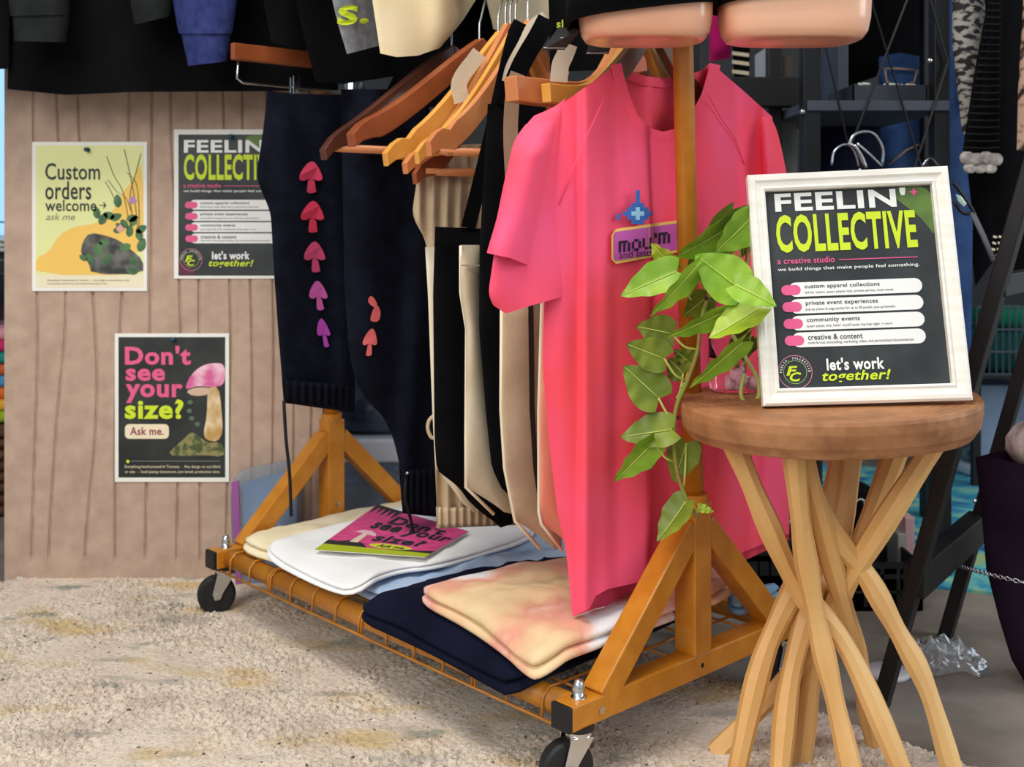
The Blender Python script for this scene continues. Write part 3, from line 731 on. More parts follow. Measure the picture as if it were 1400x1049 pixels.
# trouser clip hanger at the back
c = RP(0.76); tA, zA, A = ray_v(317, 70, (c.x, c.y), E); tB, zB, B = ray_v(575, 80, (c.x, c.y), E)
zm = (zA+zB)/2
kh = root('clip_hanger', (c.x, c.y, zA-0.06), 'brown wooden trouser hanger with chrome clip bar holding the navy joggers', 'hanger')
mk('arm', box(c+E*(tA+tB)/2+UP*zA, E*(tB-tA)/2, Rr*0.006, UP*0.014), w_brown, kh, bevel=0.002)
zw = ray_v(330, 113, (c.x, c.y), E)[1]
mk('clip_bar', tube([c+E*(tA+0.012)+UP*(zA-0.012), c+E*(tA+0.010)+UP*(zw+0.006), c+E*(tA+0.02)+UP*zw, c+E*(tB-0.02)+UP*zw, c+E*(tB-0.012)+UP*(zA-0.012)], 0.0022, 8), chrome, kh, smooth=True)
for px in (402, 476, 492):
    t_ = ray_v(px, 120, (c.x, c.y), E)[0]
    mk('clip', join(box(c+E*t_+UP*(zw-0.006)-Rr*0.006, E*0.006, Rr*0.0015, UP*0.026), box(c+E*t_+UP*(zw-0.004)+Rr*0.004, E*0.006, Rr*0.0015, UP*0.022)), chrome, kh, bevel=0.001)
mk('hook', tube(smooth_path([c+UP*zA, c+UP*1.035, c+E*0.017+UP*1.062, c+UP*1.077, c-E*0.0155+UP*1.058], 4), 0.0018, 8), chrome, kh, smooth=True)

# ------------------------------------------------------------------ joggers
navy2 = fab('fab_navy_fleece', (12,14,24), (20,23,36), scale=30); f_beige = fab('fab_beige', (190,166,134), (212,190,160), scale=12)
black_cord = mat('black_cord', (16,16,18), 0.8)
def mush(g, x, y, s, m, par, lean=0.0, nar=1.0):
    cap = [(-17,6),(-16,-2),(-10,-12),(-2,-20),(5,-20),(12,-10),(16,0),(17,6),(10,8),(4,5),(-4,5),(-10,8)]
    stem = [(-4,5),(5,5),(7,20),(8,24),(-1,26),(-6,24),(-5,16)]
    f = lambda P: [(x+(a*nar+lean*b)*s, y+b*s) for a, b in P]
    g.decal(f(cap), 'mushroom_cap_print', m, par, 0.0225, 1); g.decal(f(stem), 'mushroom_stem_print', m, par, 0.0220, 1)
def cloth_root(name, g, label, cat, group):
    p = Vector((g.p0.x, g.p0.y, 0))
    return root(name, p, label, cat, group)
# far pair
g = Cloth(RP(0.72), E, amp=0.0075, freq=60, seed=1); g2 = Cloth(RP(0.72), E, amp=0.003, freq=430, seed=1)
r = root('joggers', (RP(0.72).x, RP(0.72).y, 0.35), 'navy joggers printed with a column of red to purple mushrooms', 'trousers', 'joggers hanging on the rack')
mk('body', g.mesh([(120,366),(160,362),(205,356),(240,350),(258,356),(290,370),(380,375),(450,380),(500,384),(565,389)], [(120,486),(300,492),(565,484)], [(0,124),(0.3,128),(1,130)], [(0,549),(1,562)], bulge=0.016), navy2, r, smooth=True)
mk('waistband', g2.mesh([(515,385),(565,389)], [(515,486),(565,485)], [(0,518),(1,526)], [(0,551),(1,565)], nv=8, nu=110, bulge=0.024), fab('fab_navy_rib', (9,11,19), (16,18,29)), r, smooth=True)
cols = [(200,62,92), (206,58,84), (196,72,110), (184,86,150), (170,70,168)]
for i, (x, y, s, ln, na) in enumerate(((425,240,0.95,0,1), (427,294,0.95,0,1), (430,349,0.92,0.05,0.95), (435,402,0.88,0.12,0.85), (442,453,0.86,0.2,0.62))):
    mush(g, x, y, s, fab('mush_%d' % i, cols[i], None, bump=0.1), r, ln, na)
mk('drawcord', tube(smooth_path([g.pt(388,548,0.01), g.pt(391,600,0.012), g.pt(396,650,0.012), g.pt(398,706,0.012)], 5), 0.0028, 8), black_cord, r, smooth=True)
# nearer pair
g = Cloth(RP(0.55), E, amp=0.010, freq=62, seed=4); g2 = Cloth(RP(0.55), E, amp=0.003, freq=430, seed=1)
r = root('joggers', (RP(0.55).x, RP(0.55).y, 0.2), 'navy joggers with two salmon mushrooms on a folded leg', 'trousers', 'joggers hanging on the rack')
mk('body', g.mesh([(120,466),(400,471),(480,477),(520,486),(552,502),(562,520),(600,538),(640,547),(705,551)], [(120,585),(300,598),(500,602),(710,602)], [(0,122),(1,122)], [(0,700),(1,704)], bulge=0.016, nv=60), navy2, r, smooth=True)
mk('cuff', g2.mesh([(636,545),(712,551)], [(636,604),(712,604)], [(0,638),(1,640)], [(0,702),(1,708)], nv=10, nu=90, bulge=0.026), MATS['fab_navy_rib'], r, smooth=True)
sal = fab('mush_salmon', (240,112,112), None, bump=0.1)
g.decal([(507,404),(512,408),(517,418),(512,421),(504,415),(503,409)], 'mushroom_cap_print', sal, r, 0.0225, 1); g.decal([(511,420),(517,417),(521,428),(518,440),(508,440),(506,436)], 'mushroom_stem_print', sal, r, 0.0225, 1)
mush(g, 506, 466, 0.82, sal, r, -0.12, 0.72)
mk('drawcord', tube(smooth_path([g.pt(556,645,0.014), g.pt(554,675,0.016), g.pt(556,690,0.016), g.pt(562,712,0.016), g.pt(565,728,0.016)], 5), 0.0026, 8), black_cord, r, smooth=True)
mk('cord_eyelet', ball(g.pt(557,647,0.018), 0.003, 6), chrome, r, smooth=True)
# beige pair
g = Cloth(RP(0.385), E, amp=0.0065, freq=240, seed=2); g2 = Cloth(RP(0.385), E, amp=0.0035, freq=420, seed=2)
r = root('joggers', (RP(0.385).x, RP(0.385).y, 0.2), 'beige joggers with gathered elastic cuff behind the black tote', 'trousers', 'joggers hanging on the rack')
mk('body', g.mesh([(195,584),(240,571),(293,563),(304,568),(330,583),(560,594),(620,594),(690,597),(728,597)], [(195,672),(330,668),(560,690),(728,705)], [(0,200),(1,196)], [(0,718),(1,716)], bulge=0.014, nv=60, nu=70), f_beige, r, smooth=True)
mk('cuff', g2.mesh([(690,596),(730,597)], [(690,706),(730,708)], [(0,693),(1,690)], [(0,723),(1,718)], nv=8, nu=110, bulge=0.026), f_beige, r, smooth=True)
mk('pocket_loop', tube(smooth_path([g.pt(594,568,0.004), g.pt(587,575,0.004), g.pt(585,586,0.004), g.pt(589,597,0.004), g.pt(595,600,0.004)], 4), 0.003, 6), f_beige, r, smooth=True)

# ------------------------------------------------------------------ tote bags
f_black = fab('fab_black', (7,7,9), (13,13,16), scale=20); f_can = fab('fab_canvas', (196,180,152), (214,200,174), scale=16)
f_taupe = fab('fab_taupe', (176,152,124), (194,172,144), scale=16); f_salm = fab('fab_salmon', (232,140,116), (240,168,140), scale=10)
f_edge = fab('fab_edge', (232,216,188), (240,226,200)); f_brownp = mat('print_brown', (44,32,28), 0.8)
def tote(t, left, right, top, bot, m, label, seed, straps=(), hem=None, edge=None, amp=0.003, bulge=0.012):
    g = Cloth(RP(t), E, amp=amp, freq=30, seed=seed); c = RP(t)
    r = root('tote_bag', (c.x, c.y, 0.2), label, 'tote bag', 'tote bags hanging from the rack')
    mk('body', g.mesh(left, right, top, bot, bulge=bulge, nv=44), m, r, smooth=True)
    for pts, w in straps: g.strap(pts, w, 'strap', m, r, lift=0.004)
    if hem: g.strap(hem[0], hem[1], 'hem', m, r, lift=bulge+0.0015, th=0.002)
    if edge: mk('edge_seam', tube([g.pt(x, y, 0.0) for x, y in edge], 0.0026, 6), f_edge, r, smooth=True)
    return g, r
tote(0.340, [(336,581),(400,585),(480,588),(560,591),(640,595),(675,612),(704,634)], [(336,640),(704,650)], [(0,338),(1,338)], [(0,640),(0.4,690),(1,704)], f_edge, 'narrow cream tote edge showing left of the black tote', 6)
tote(0.300, [(306,595),(400,592),(600,594),(645,597),(666,617),(690,618),(724,660)], [(306,690),(724,702)], [(0,310),(1,314)], [(0,645),(0.2,676),(0.42,706),(0.62,722),(1,716)], f_black, 'black tote with a deep hem at the top, left of the cream tote', 7, straps=[([(640,312),(668,200),(700,60),(712,30)], 20)], hem=([(594,334),(640,336),(690,338)], 3))
tote(0.255, [(330,629),(400,629),(450,637),(600,637),(666,636),(705,672)], [(330,656),(400,656),(450,658),(560,672),(660,700),(706,712)], [(0,335),(1,335)], [(0,667),(0.5,700),(1,706)], f_can, 'pale canvas tote between two black totes', 8, hem=([(630,363),(656,363)], 2), edge=[(630,336),(630,400),(638,450),(637,600),(637,666),(675,703)])
tote(0.225, [(140,667),(330,656),(450,655),(560,664),(640,672),(672,688),(700,702)], [(140,745),(700,750)], [(0,142),(1,140)], [(0,668),(0.3,700),(1,712)], f_black, 'black tote hanging behind the coral tee sleeve', 9, straps=[([(690,145),(712,90),(735,50),(748,25)], 26)])
g, r = tote(0.180, [(190,690),(400,686),(560,685),(640,690),(712,704),(752,735)], [(190,760),(752,768)], [(0,392),(1,388)], [(0,712),(0.5,742),(0.75,752),(1,750)], f_taupe, 'taupe tote with dark brown printed border under the coral sleeve', 10, straps=[([(702,395),(701,260),(698,180),(702,120),(708,100)], 20)], edge=[(686,400),(685,560),(690,640),(704,712),(738,750)])
g.decal([(722,404),(760,404),(760,413),(729,414),(730,480),(731,560),(735,640),(742,700),(738,702),(729,640),(724,560),(723,480)], 'printed_border', f_brownp, r, 0.0135)
tote(0.120, [(300,742),(415,741),(560,737),(700,737),(716,740),(752,766)], [(300,800),(752,806)], [(0,330),(1,325)], [(0,716),(0.35,742),(0.6,752),(1,750)], f_salm, 'salmon pink tote directly behind the coral tee', 11, straps=[([(765,330),(762,200),(760,130),(768,95)], 22)], edge=[(741,415),(737,560),(737,700),(740,716),(768,752)])
# loose strap ends over the hangers
for t_, pts, w, m, lb in ((0.370, [(632,140),(628,112),(650,80),(656,72)], 22, f_edge, 'pale cotton strap folded over the yellow hanger'),
                   (0.290, [(694,112),(700,90),(716,60),(728,36),(746,22)], 16, f_edge, 'long pale strap running up over the middle hangers'),
                   (0.105, [(764,112),(766,90),(772,76),(778,60)], 24, f_edge, 'short pale strap over the squared hanger near the black tag'),
                   (0.088, [(874,98),(872,84),(868,76)], 22, f_salm, 'pinkish strap inside the neck of the coral tee')):
    g = Cloth(RP(t_), E, amp=0.001, seed=t_*30)
    o = g.strap(pts, w, 'cotton_strap', m, None, lift=0.012, th=0.003); tag(o, lb, 'strap')

# ------------------------------------------------------------------ coral tee
f_coral = fab('fab_coral', (255,84,96), (255,96,138), scale=4.5, rough=0.85, sheen=0.0, bump=0.08, lo=0.36, hi=0.66)
PT = RP(0.063)
tF = ray_v(889, 400, (PT.x, PT.y), E)[0]
tq = [ray_v(x, 500, (PT.x, PT.y), E)[0] for x in (795, 835, 1010, 1040)]
g = Cloth(PT, E, amp=0.0075, freq=46, seed=3, sharp=[(tF, -0.010, 0.0035), (tF+0.05, 0.009, 0.02), (tq[0], 0.008, 0.006), (tq[1], -0.007, 0.012), (tq[2], -0.008, 0.008), (tq[3], 0.007, 0.012)])
r = root('tee_shirt', (PT.x, PT.y, 0.25), 'coral pink short sleeved tee with pixel badge hanging at the front of the rack', 't-shirt')
Lf = [(60,815),(85,833),(105,806),(135,768),(160,746),(200,738),(300,744),(400,760),(410,744),(500,742),(600,750),(700,762),(755,774),(845,783)]
Rt = [(60,985),(85,964),(110,998),(150,1046),(170,1058),(300,1066),(500,1074),(640,1079),(760,1079)]
front_top = [(0,160),(0.14,128),(0.30,92),(0.335,86),(0.345,100),(0.37,128),(0.41,158),(0.47,176),(0.52,180),(0.58,176),(0.64,158),(0.69,128),(0.715,100),(0.725,86),(0.76,94),(0.88,126),(1,160)]
back_top = [(0,160),(0.14,128),(0.30,92),(0.335,86),(0.37,96),(0.44,104),(0.52,107),(0.62,104),(0.69,96),(0.725,86),(0.76,94),(0.88,126),(1,160)]
front_bot = [(0,843),(0.08,833),(0.115,815),(0.17,806),(0.35,794),(0.72,764),(1,730)]
back_bot = [(0,843),(0.10,833),(0.3,819),(0.72,778),(1,738)]
# x by fraction across: wide rows so that u is the same on every row
def tee_sheet(side, T, B, nu=96, nv=80, bul=0.028):
    L, R = smtab([(85,745),(160,743),(300,745),(398,748),(410,744),(500,742),(600,750),(700,762),(755,774),(845,783)], 8), smtab([(85,1056),(170,1056),(300,1066),(500,1074),(640,1079),(760,1079)])
    T, B = tab(T), tab(B); rows = []
    for i in range(nv+1):
        v = i/nv; row = []
        for j in range(nu+1):
            u = j/nu; y = T(u)+(B(u)-T(u))*v; x = L(y)+(R(y)-L(y))*u
            b = bul*math.sin(math.pi*u)**0.7*(0.35+0.65*min(1, v*5))
            row.append(g.pt(x, y, side*b))
        rows.append(row)
    return grid(rows)
mk('body', join(tee_sheet(1, front_top, front_bot), tee_sheet(-1, back_top, back_bot)), f_coral, r, smooth=True)
# collar ribs
TL = smtab([(85,745),(160,743),(845,783)]); 
def colpts(T, us, side, bul=0.028):
    T = tab(T); out = []
    for u in us:
        y = T(u); x = 745+(1056-745)*u
        out.append((x, y, side*bul*math.sin(math.pi*u)**0.7*0.35))
    return out
def band(pts, w, nm):
    rows = []
    for i, (x, y, l) in enumerate(pts):
        a, b = pts[max(i-1, 0)], pts[min(i+1, len(pts)-1)]
        d = Vector((b[0]-a[0], b[1]-a[1])).normalized(); nx, ny = -d.y, d.x
        rows.append([g.pt(x, y, l+0.002), g.pt(x+nx*w*0.5, y+ny*w*0.5, l+0.0042), g.pt(x+nx*w, y+ny*w, l+0.0022)])
    mk(nm, grid(rows), f_coral, r, smooth=True)
us = [0.335+0.39*k/40 for k in range(41)]
band(colpts(front_top, us, 1), 15, 'collar'); band(colpts(back_top, us, -1), 13, 'back_collar')
# sleeves
mk('sleeve', g.mesh([(130,758),(160,728),(190,704),(250,690),(300,682),(350,675),(405,667),(428,681)], [(130,775),(200,766),(300,760),(400,778),(430,776)], [(0,158),(0.5,146),(1,132)], [(0,418),(0.12,429),(0.5,418),(1,404)], bulge=0.022, nv=40, close=False, ttop=True), f_coral, r, smooth=True)
mk('sleeve_flap', g.mesh([(150,735),(190,703),(250,689),(300,679),(350,664)], [(150,768),(240,752),(300,742),(365,729)], [(0,170),(1,150)], [(0,346),(0.5,353),(1,366)], bulge=0.040, nv=30, close=False, ttop=True), f_coral, r, smooth=True)
mk('sleeve', g.mesh([(150,1036),(300,1040),(460,1050)], [(150,1046),(170,1060),(200,1068),(240,1076),(300,1084),(460,1102)], [(0,152),(1,158)], [(0,440),(1,420)], bulge=0.020, nv=30, close=False, ttop=True), f_coral, r, smooth=True)
def seam(pts, l=0.0):
    return mk('stitch_seam', tube([g.pt(x, y, 0.0005+(0.028*math.sin(math.pi*min(1, max(0, (x-745)/311)))**0.7)) for x, y in pts], 0.0008, 5), f_coral, r, smooth=True)
seam([(828,130),(815,160),(800,190),(780,240),(764,280)]); seam([(968,130),(985,160),(1005,190),(1018,225)])
# badge
bul = lambda x: 0.028*math.sin(math.pi*min(1, max(0, (x-745)/320)))**0.7*(0.35+0.65)+0.006
def bp(pts, nm, m, l=0.0):
    q = [g.pt(x, y, bul(x)+l) for x, y in pts]; mk(nm, (q, [tuple(range(len(q)))]), m, r)
p_by = mat('badge_yellow', (250,206,110), 0.8); p_bp = mat('badge_purple', (202,92,176), 0.8); p_bl = mat('badge_blue', (58,108,190), 0.8); p_bs = mat('badge_sky', (160,214,236), 0.8); p_bk = mat('badge_ink', (26,20,36), 0.8)
top = lambda x: 313-(x-842)*0.14; bot = lambda x: 361-(x-842)*0.19
def bstrip(x0, x1, ft, fb, nm, m, l):
    rows = []; n = 40
    for i in range(n+1):
        x = x0+(x1-x0)*i/n; rows.append([g.pt(x, ft(x)+(fb(x)-ft(x))*k/3, bul(x)+l) for k in range(4)])
    mk(nm, grid(rows), m, r)
cut = lambda x: max(0, 842-x)*1.3
bstrip(836, 950, lambda x: top(x)+cut(x), lambda x: bot(x)-cut(x), 'badge_border', p_by, 0.0006)
bstrip(839, 950, lambda x: top(x)+4+cut(x), lambda x: bot(x)-4-cut(x), 'badge_field', p_bp, 0.0014)
GL = {'m': ['11110','10101','10101','10101','10101'], 'o': ['0110','1001','1001','1001','0110'], 'u': ['1001','1001','1001','1001','0111'], "'": ['1','1','0','0','0'], 'v': ['1001','1001','1001','0110','0100'], 'g': ['0111','1001','0111','0001','0110']}
def pix(word, x, y, s, nm='badge_lettering'):
    V, Fc = [], []
    for ch in word:
        G = GL[ch]
        for j, row in enumerate(G):
            for i, b in enumerate(row):
                if b == '1':
                    k = len(V); xx, yy = x+i*s, y+j*s*1.0-(x+i*s-846)*0.12
                    V += [g.pt(a, c_, bul(a)+0.0024) for a, c_ in ((xx, yy), (xx+s, yy-0.12*s), (xx+s, yy+s-0.12*s), (xx, yy+s))]
                    Fc.append((k, k+1, k+2, k+3))
        x += (len(G[0])+0.8)*s
    mk(nm, (V, Fc), p_bk, r)
pix('mou', 846, 330, 3.1); pix("'m", 895, 325, 3.1); pix('g', 925, 325, 3.1)
g.text('and late', (846,354), (890,344), p_bk, r, 0.037, 0.0, 0.0, 'badge_lettering', -4)
def px_star(cx, cy, s):
    for cells, m in (([(0,-5),(0,-4),(0,-3),(0,-2),(-1,-2),(1,-2),(-1,2),(0,2),(1,2),(-2,-1),(-2,1),(2,-1),(2,1),(-2,0),(2,0),(-3,0),(3,0),(-1,-1),(1,-1),(-1,1),(1,1)], p_bl), ([(0,0),(-1,0),(1,0),(0,-1),(0,1)], p_bs)):
        V, Fc = [], []
        for i, j in cells:
            k = len(V); V += [g.pt(cx+(i+a)*s, cy+(j+b)*s, bul(cx)+0.0025) for a, b in ((-.5,-.5),(.5,-.5),(.5,.5),(-.5,.5))]; Fc.append((k, k+1, k+2, k+3))
        mk('pixel_star', (V, Fc), m, r)
px_star(872, 292, 5.8); bp([(843,293),(848,292),(848,301),(843,301)], 'pixel_dot', p_bl, 0.001); bp([(924,364),(929,364),(929,369),(924,369)], 'pixel_dot', p_bl, 0.001)
# ------------------------------------------------------------------ tops hanging from the high rails (only their hems reach into view)
def top_garment(p0, d, left, right, bot, m, label, seed, cat='sweatshirt', name=None, bulge=0.03, amp=0.008, ztop=1.5, hook=None, cuff=None, nv=30):
    name = name or {'sweatshirt': 'hanging_sweatshirt', 't-shirt': 'hanging_tee_shirt'}[cat]
    g = Cloth(p0, d, amp=amp, freq=26, seed=seed)
    Y = p0[1]; yt = HOR-(ztop-H)*F/Y
    L0, R0 = left[0][1], right[0][1]; cx = (L0+R0)/2
    left = [(yt, L0+(cx-L0)*0.30)]+[(yt*0.72, L0)]+left; right = [(yt, R0+(cx-R0)*0.30)]+[(yt*0.72, R0)]+right
    r = root(name, (p0[0], p0[1], 0.9), label, cat, 'tops hanging from the high rails')
    mk('body', g.mesh(left, right, [(0,yt+40),(0.5,yt),(1,yt+40)], bot, bulge=bulge, nv=nv, close=False), m, r, smooth=True)
    if cuff:
        mk('cuff', g.mesh(*cuff[0], bulge=bulge*0.9, nv=8, close=False), cuff[1], r, smooth=True)
    if hook is not None:
        a = g.pt(cx, yt+6, 0); h = Vector(hook)
        mk('hook', tube(smooth_path([a, (a+h)/2+Vector((0,0,0.01)), h+Vector((0.012,0,-0.006)), h+Vector((0.003,0,0.0145)), h+Vector((-0.013,0,0.0))], 4), 0.0018, 6), chrome, r, smooth=True)
    return g, r
# ceiling-hung rail in front of the panel
YR = 2.02
cr = root('clothes_rail', (-0.75, YR, 1.62), 'black clothes rail hung from the ceiling above the panel', 'clothes rail')
mk('bar', cyl((-1.35,YR,1.62), (-0.30,YR,1.62), 0.012, 14), blackp, cr, smooth=True)
for x in (-1.3, -0.35): mk('drop_rod', cyl((x,YR,1.62), (x,YR,2.9), 0.006, 10), blackp, cr, smooth=True)
f_ink = fab('fab_ink', (7,7,9), (12,12,15)); f_char = fab('fab_charcoal', (26,29,29), (38,41,40), scale=20); f_den = fab('fab_denimnavy', (38,46,92), (54,62,112), scale=60)
def yrail(px, Y=YR): return ((px-PX0)*Y/F, YR, 1.62)
top_garment((-0.66, YR+0.03), (1,0), [(-100,8),(60,12),(125,10)], [(-100,470),(125,462)], [(0,122),(0.18,130),(0.37,126),(1,124)], f_ink, 'wide black sweatshirt hem hanging across the top of the panel', 1, hook=yrail(239, YR+0.03), bulge=0.02)
top_garment((-0.95, YR+0.005), (1,0), [(-100,-150),(95,-150)], [(-100,14),(95,12)], [(0,100),(1,94)], f_ink, 'black sweatshirt at the very left edge of the rail', 2, hook=yrail(-68), bulge=0.012)
YS = YR-0.05
top_garment((-0.80, YS), (1,0), [(-100,-2),(20,14),(60,19)], [(-100,100),(20,95),(60,91)], [(0,22),(1,20)], f_char, 'charcoal sweatshirt whose ribbed cuff shows leftmost at the top of the photo', 3, hook=yrail(48, YS), cuff=(([(18,17),(60,20)], [(18,95),(60,90)], [(0,19),(1,18)], [(0,56),(1,58)]), f_char))
top_garment((-0.62, YS), (1,0), [(-100,174),(0,178),(36,184)], [(-100,236),(0,238),(36,232)], [(0,34),(1,22)], f_char, 'dark grey sweatshirt showing a short sleeve end beside the denim navy sleeve', 4, hook=yrail(205, YS))
top_garment((-0.52, YS-0.03), (1,0), [(-100,228),(0,236),(45,244),(92,258)], [(-100,330),(0,324),(45,318),(92,308)], [(0,46),(1,46)], f_den, 'denim navy sweatshirt with a stitched cuff hanging before the panel', 5, hook=yrail(279, YS-0.03), cuff=(([(40,246),(92,258)], [(40,317),(92,309)], [(0,43),(1,45)], [(0,90),(1,84)]), f_den))
c = RP(0.80)
top_garment((c.x, c.y-0.12), E, [(-100,340),(60,372)], [(-100,450),(60,446)], [(0,58),(0.4,64),(1,58)], f_ink, 'small black hem above the trouser clip hanger', 6, hook=(c.x, c.y, 1.62), bulge=0.012)
def rk_top(t, left, right, bot, m, label, seed, cat='t-shirt', **k):
    c = RP(t); return top_garment((c.x, c.y), E, left, right, bot, m, label, seed, cat=cat, hook=(c.x, c.y, 1.62), **k)
rk_top(0.655, [(-100,396),(0,404),(60,418),(118,433)], [(-100,700),(0,640),(60,575),(118,530)], [(0,112),(0.35,115),(0.8,108),(1,104)], f_ink, 'black tee hem hanging over the trouser clips', 7, bulge=0.012)
g, r = rk_top(0.520, [(-100,440),(0,454),(40,464),(78,476)], [(-100,530),(0,514),(40,518),(78,522)], [(0,74),(1,62)], fab('fab_heather', (118,120,124), (146,148,152), scale=60), 'heather grey sweatshirt sleeve end printed with a lime letter S', 8, cat='sweatshirt', bulge=0.006)
g.text('S.', (461,35), (504,8), p_lime, r, 0.014, 0.05, 0.05, 'sleeve_lettering', -3)
rk_top(0.480, [(-100,500),(0,509),(40,515),(80,521)], [(-100,720),(0,650),(30,632),(62,604),(80,590)], [(0,73),(0.3,78),(0.7,76),(1,66)], fab('fab_butter', (232,212,168), (240,224,188)), 'cream tee hem hanging above the brown hangers', 9, bulge=0.012)
rk_top(0.640, [(-100,655),(0,665),(44,676)], [(-100,770),(0,760),(44,750)], [(0,40),(0.5,46),(1,40)], fab('fab_sand', (190,172,140), (208,192,160)), 'sand coloured tee behind the chrome hooks', 10, bulge=0.008)
rk_top(0.285, [(-100,745),(0,750),(100,752)], [(-100,850),(0,840),(100,830)], [(0,98),(1,96)], f_ink, 'black tee with a lime neck print behind the swing tags', 12, bulge=0.006)
rk_top(0.70, [(-100,600),(0,622),(60,560),(140,520)], [(-100,760),(0,740),(140,735)], [(0,145),(1,150)], f_ink, 'black top behind the row of hangers', 13, bulge=0.006)
# swing tags
tagm = mat('swing_tag_black', (58,58,60), 0.45)
for Y, q, lb in ((1.42, [(737,69),(772,40),(794,38),(786,60),(768,68)], 'black swing tag with thin white line, left of the mannequin form'), (1.47, [(801,74),(806,58),(838,56),(832,74)], 'smaller black swing tag under the mannequin form')):
    q = [(741,68),(764,37),(795,40),(772,68)] if Y < 1.45 else q
    P = [W(x, y, Y+0.01*k) for k, (x, y) in enumerate(q)]
    r = root('swing_tag', P[0], lb, 'tag', 'swing tags')
    mk('card', prism(P, (0.0, 0.001, 0)), tagm, r)
    cN = sum(P, Vector())/4
    mk('tag_mark', lathe([(0.002,0),(0.002,0.0004)], cN+Vector((0,-0.008,0)), 10, axis='z'), p_white, r)
    e = [P[0].lerp(P[1], 0.08)+Vector((0.001,-0.001,0)), P[3].lerp(P[2], 0.08)+Vector((-0.001,-0.001,0))]
    mk('tag_line', tube(e, 0.0007, 4), p_white, r)
    mk('tag_string', tube(smooth_path([P[1].lerp(P[2], 0.5), P[1].lerp(P[2], 0.5)+Vector((0.003,0.01,0.04)), P[1].lerp(P[2], 0.5)+Vector((0.0,0.02,0.09))], 4), 0.0006, 5), blackp, r)
g = Cloth(RP(0.278), E, amp=0.0, seed=1)
o = g.text('sl', (761,38), (770,27), p_lime, None, 0.02, 0.02); tag(o, 'lime letters on the black tee above the swing tag', 'lettering'); 

# ------------------------------------------------------------------ mannequin thigh form with black shorts
skin = mat('form_plastic', (232,168,132), 0.28, rgb2=(240,184,150), scale=5, coat=0.5)
fm = root('mannequin_form', (0.30, 1.40, 0.92), 'peach mannequin legs cut at the thigh wearing black shorts at the top', 'mannequin')
def thigh(xl, xr, yb, Y, depth):
    a, b = W(xl, yb, Y), W(xr, yb, Y); cx = (a.x+b.x)/2; hw = (b.x-a.x)/2; V, Fc = [], []; n = 40
    prof = [(0.0,0.006),(0.55,0.003),(0.80,0.0),(0.90,0.002),(0.965,0.010),(1.0,0.026),(1.02,0.06),(1.05,0.12),(1.08,0.22),(1.10,0.36)]
    for k, dz in prof:
        for i in range(n):
            an = 2*math.pi*i/n; c_, s_ = math.cos(an), math.sin(an); ex = 0.62
            V.append(Vector((cx+hw*k*math.copysign(abs(c_)**ex, c_), Y+depth*k*math.copysign(abs(s_)**ex, s_), a.z+dz)))
    for i in range(len(prof)-1):
        for j in range(n): Fc.append((i*n+j, i*n+(j+1) % n, (i+1)*n+(j+1) % n, (i+1)*n+j))
    mk('thigh', (V, Fc), skin, fm, smooth=True)
    return cx, hw
thigh(792, 971, 58, 1.40, 0.06); thigh(985, 1184, 58, 1.40, 0.06)
def shorts_leg(xl, xr, hl, hr, Y, depth, name):
    a, b = W(xl, 0, Y), W(xr, 0, Y); cx, hw = (a.x+b.x)/2, (b.x-a.x)/2; V, Fc = [], []; n = 40
    zl, zr = W(xl, hl, Y).z, W(xr, hr, Y).z
    for k, dz in ((0.97,0.004),(1.0,0.0),(1.02,0.0),(1.03,0.03),(1.05,0.12),(1.08,0.24),(1.12,0.36),(1.10,0.40)):
        for i in range(n):
            an = 2*math.pi*i/n; c_, s_ = math.cos(an), math.sin(an); ex = 0.62
            x = hw*k*math.copysign(abs(c_)**ex, c_); q = (x/hw+1)/2
            V.append(Vector((cx+x, Y+depth*k*math.copysign(abs(s_)**ex, s_), zl+(zr-zl)*q+dz)))
    for i in range(7):
        for j in range(n): Fc.append((i*n+j, i*n+(j+1) % n, (i+1)*n+(j+1) % n, (i+1)*n+j))
    Fc.append(tuple(7*n+j for j in range(n)))
    return V, Fc
mk('shorts', join(shorts_leg(777, 976, 36, 12, 1.40, 0.068, 'l'), shorts_leg(979, 1190, 13, -4, 1.40, 0.068, 'r'), bx(W(790,0,1.4).x, W(1180,0,1.4).x, 1.335, 1.465, 1.22, 1.36)), f_ink, fm, smooth=True)
mk('hanging_chain', cyl((0.26,1.40,1.34), (0.26,1.40,3.0), 0.003, 8), chrome, fm)

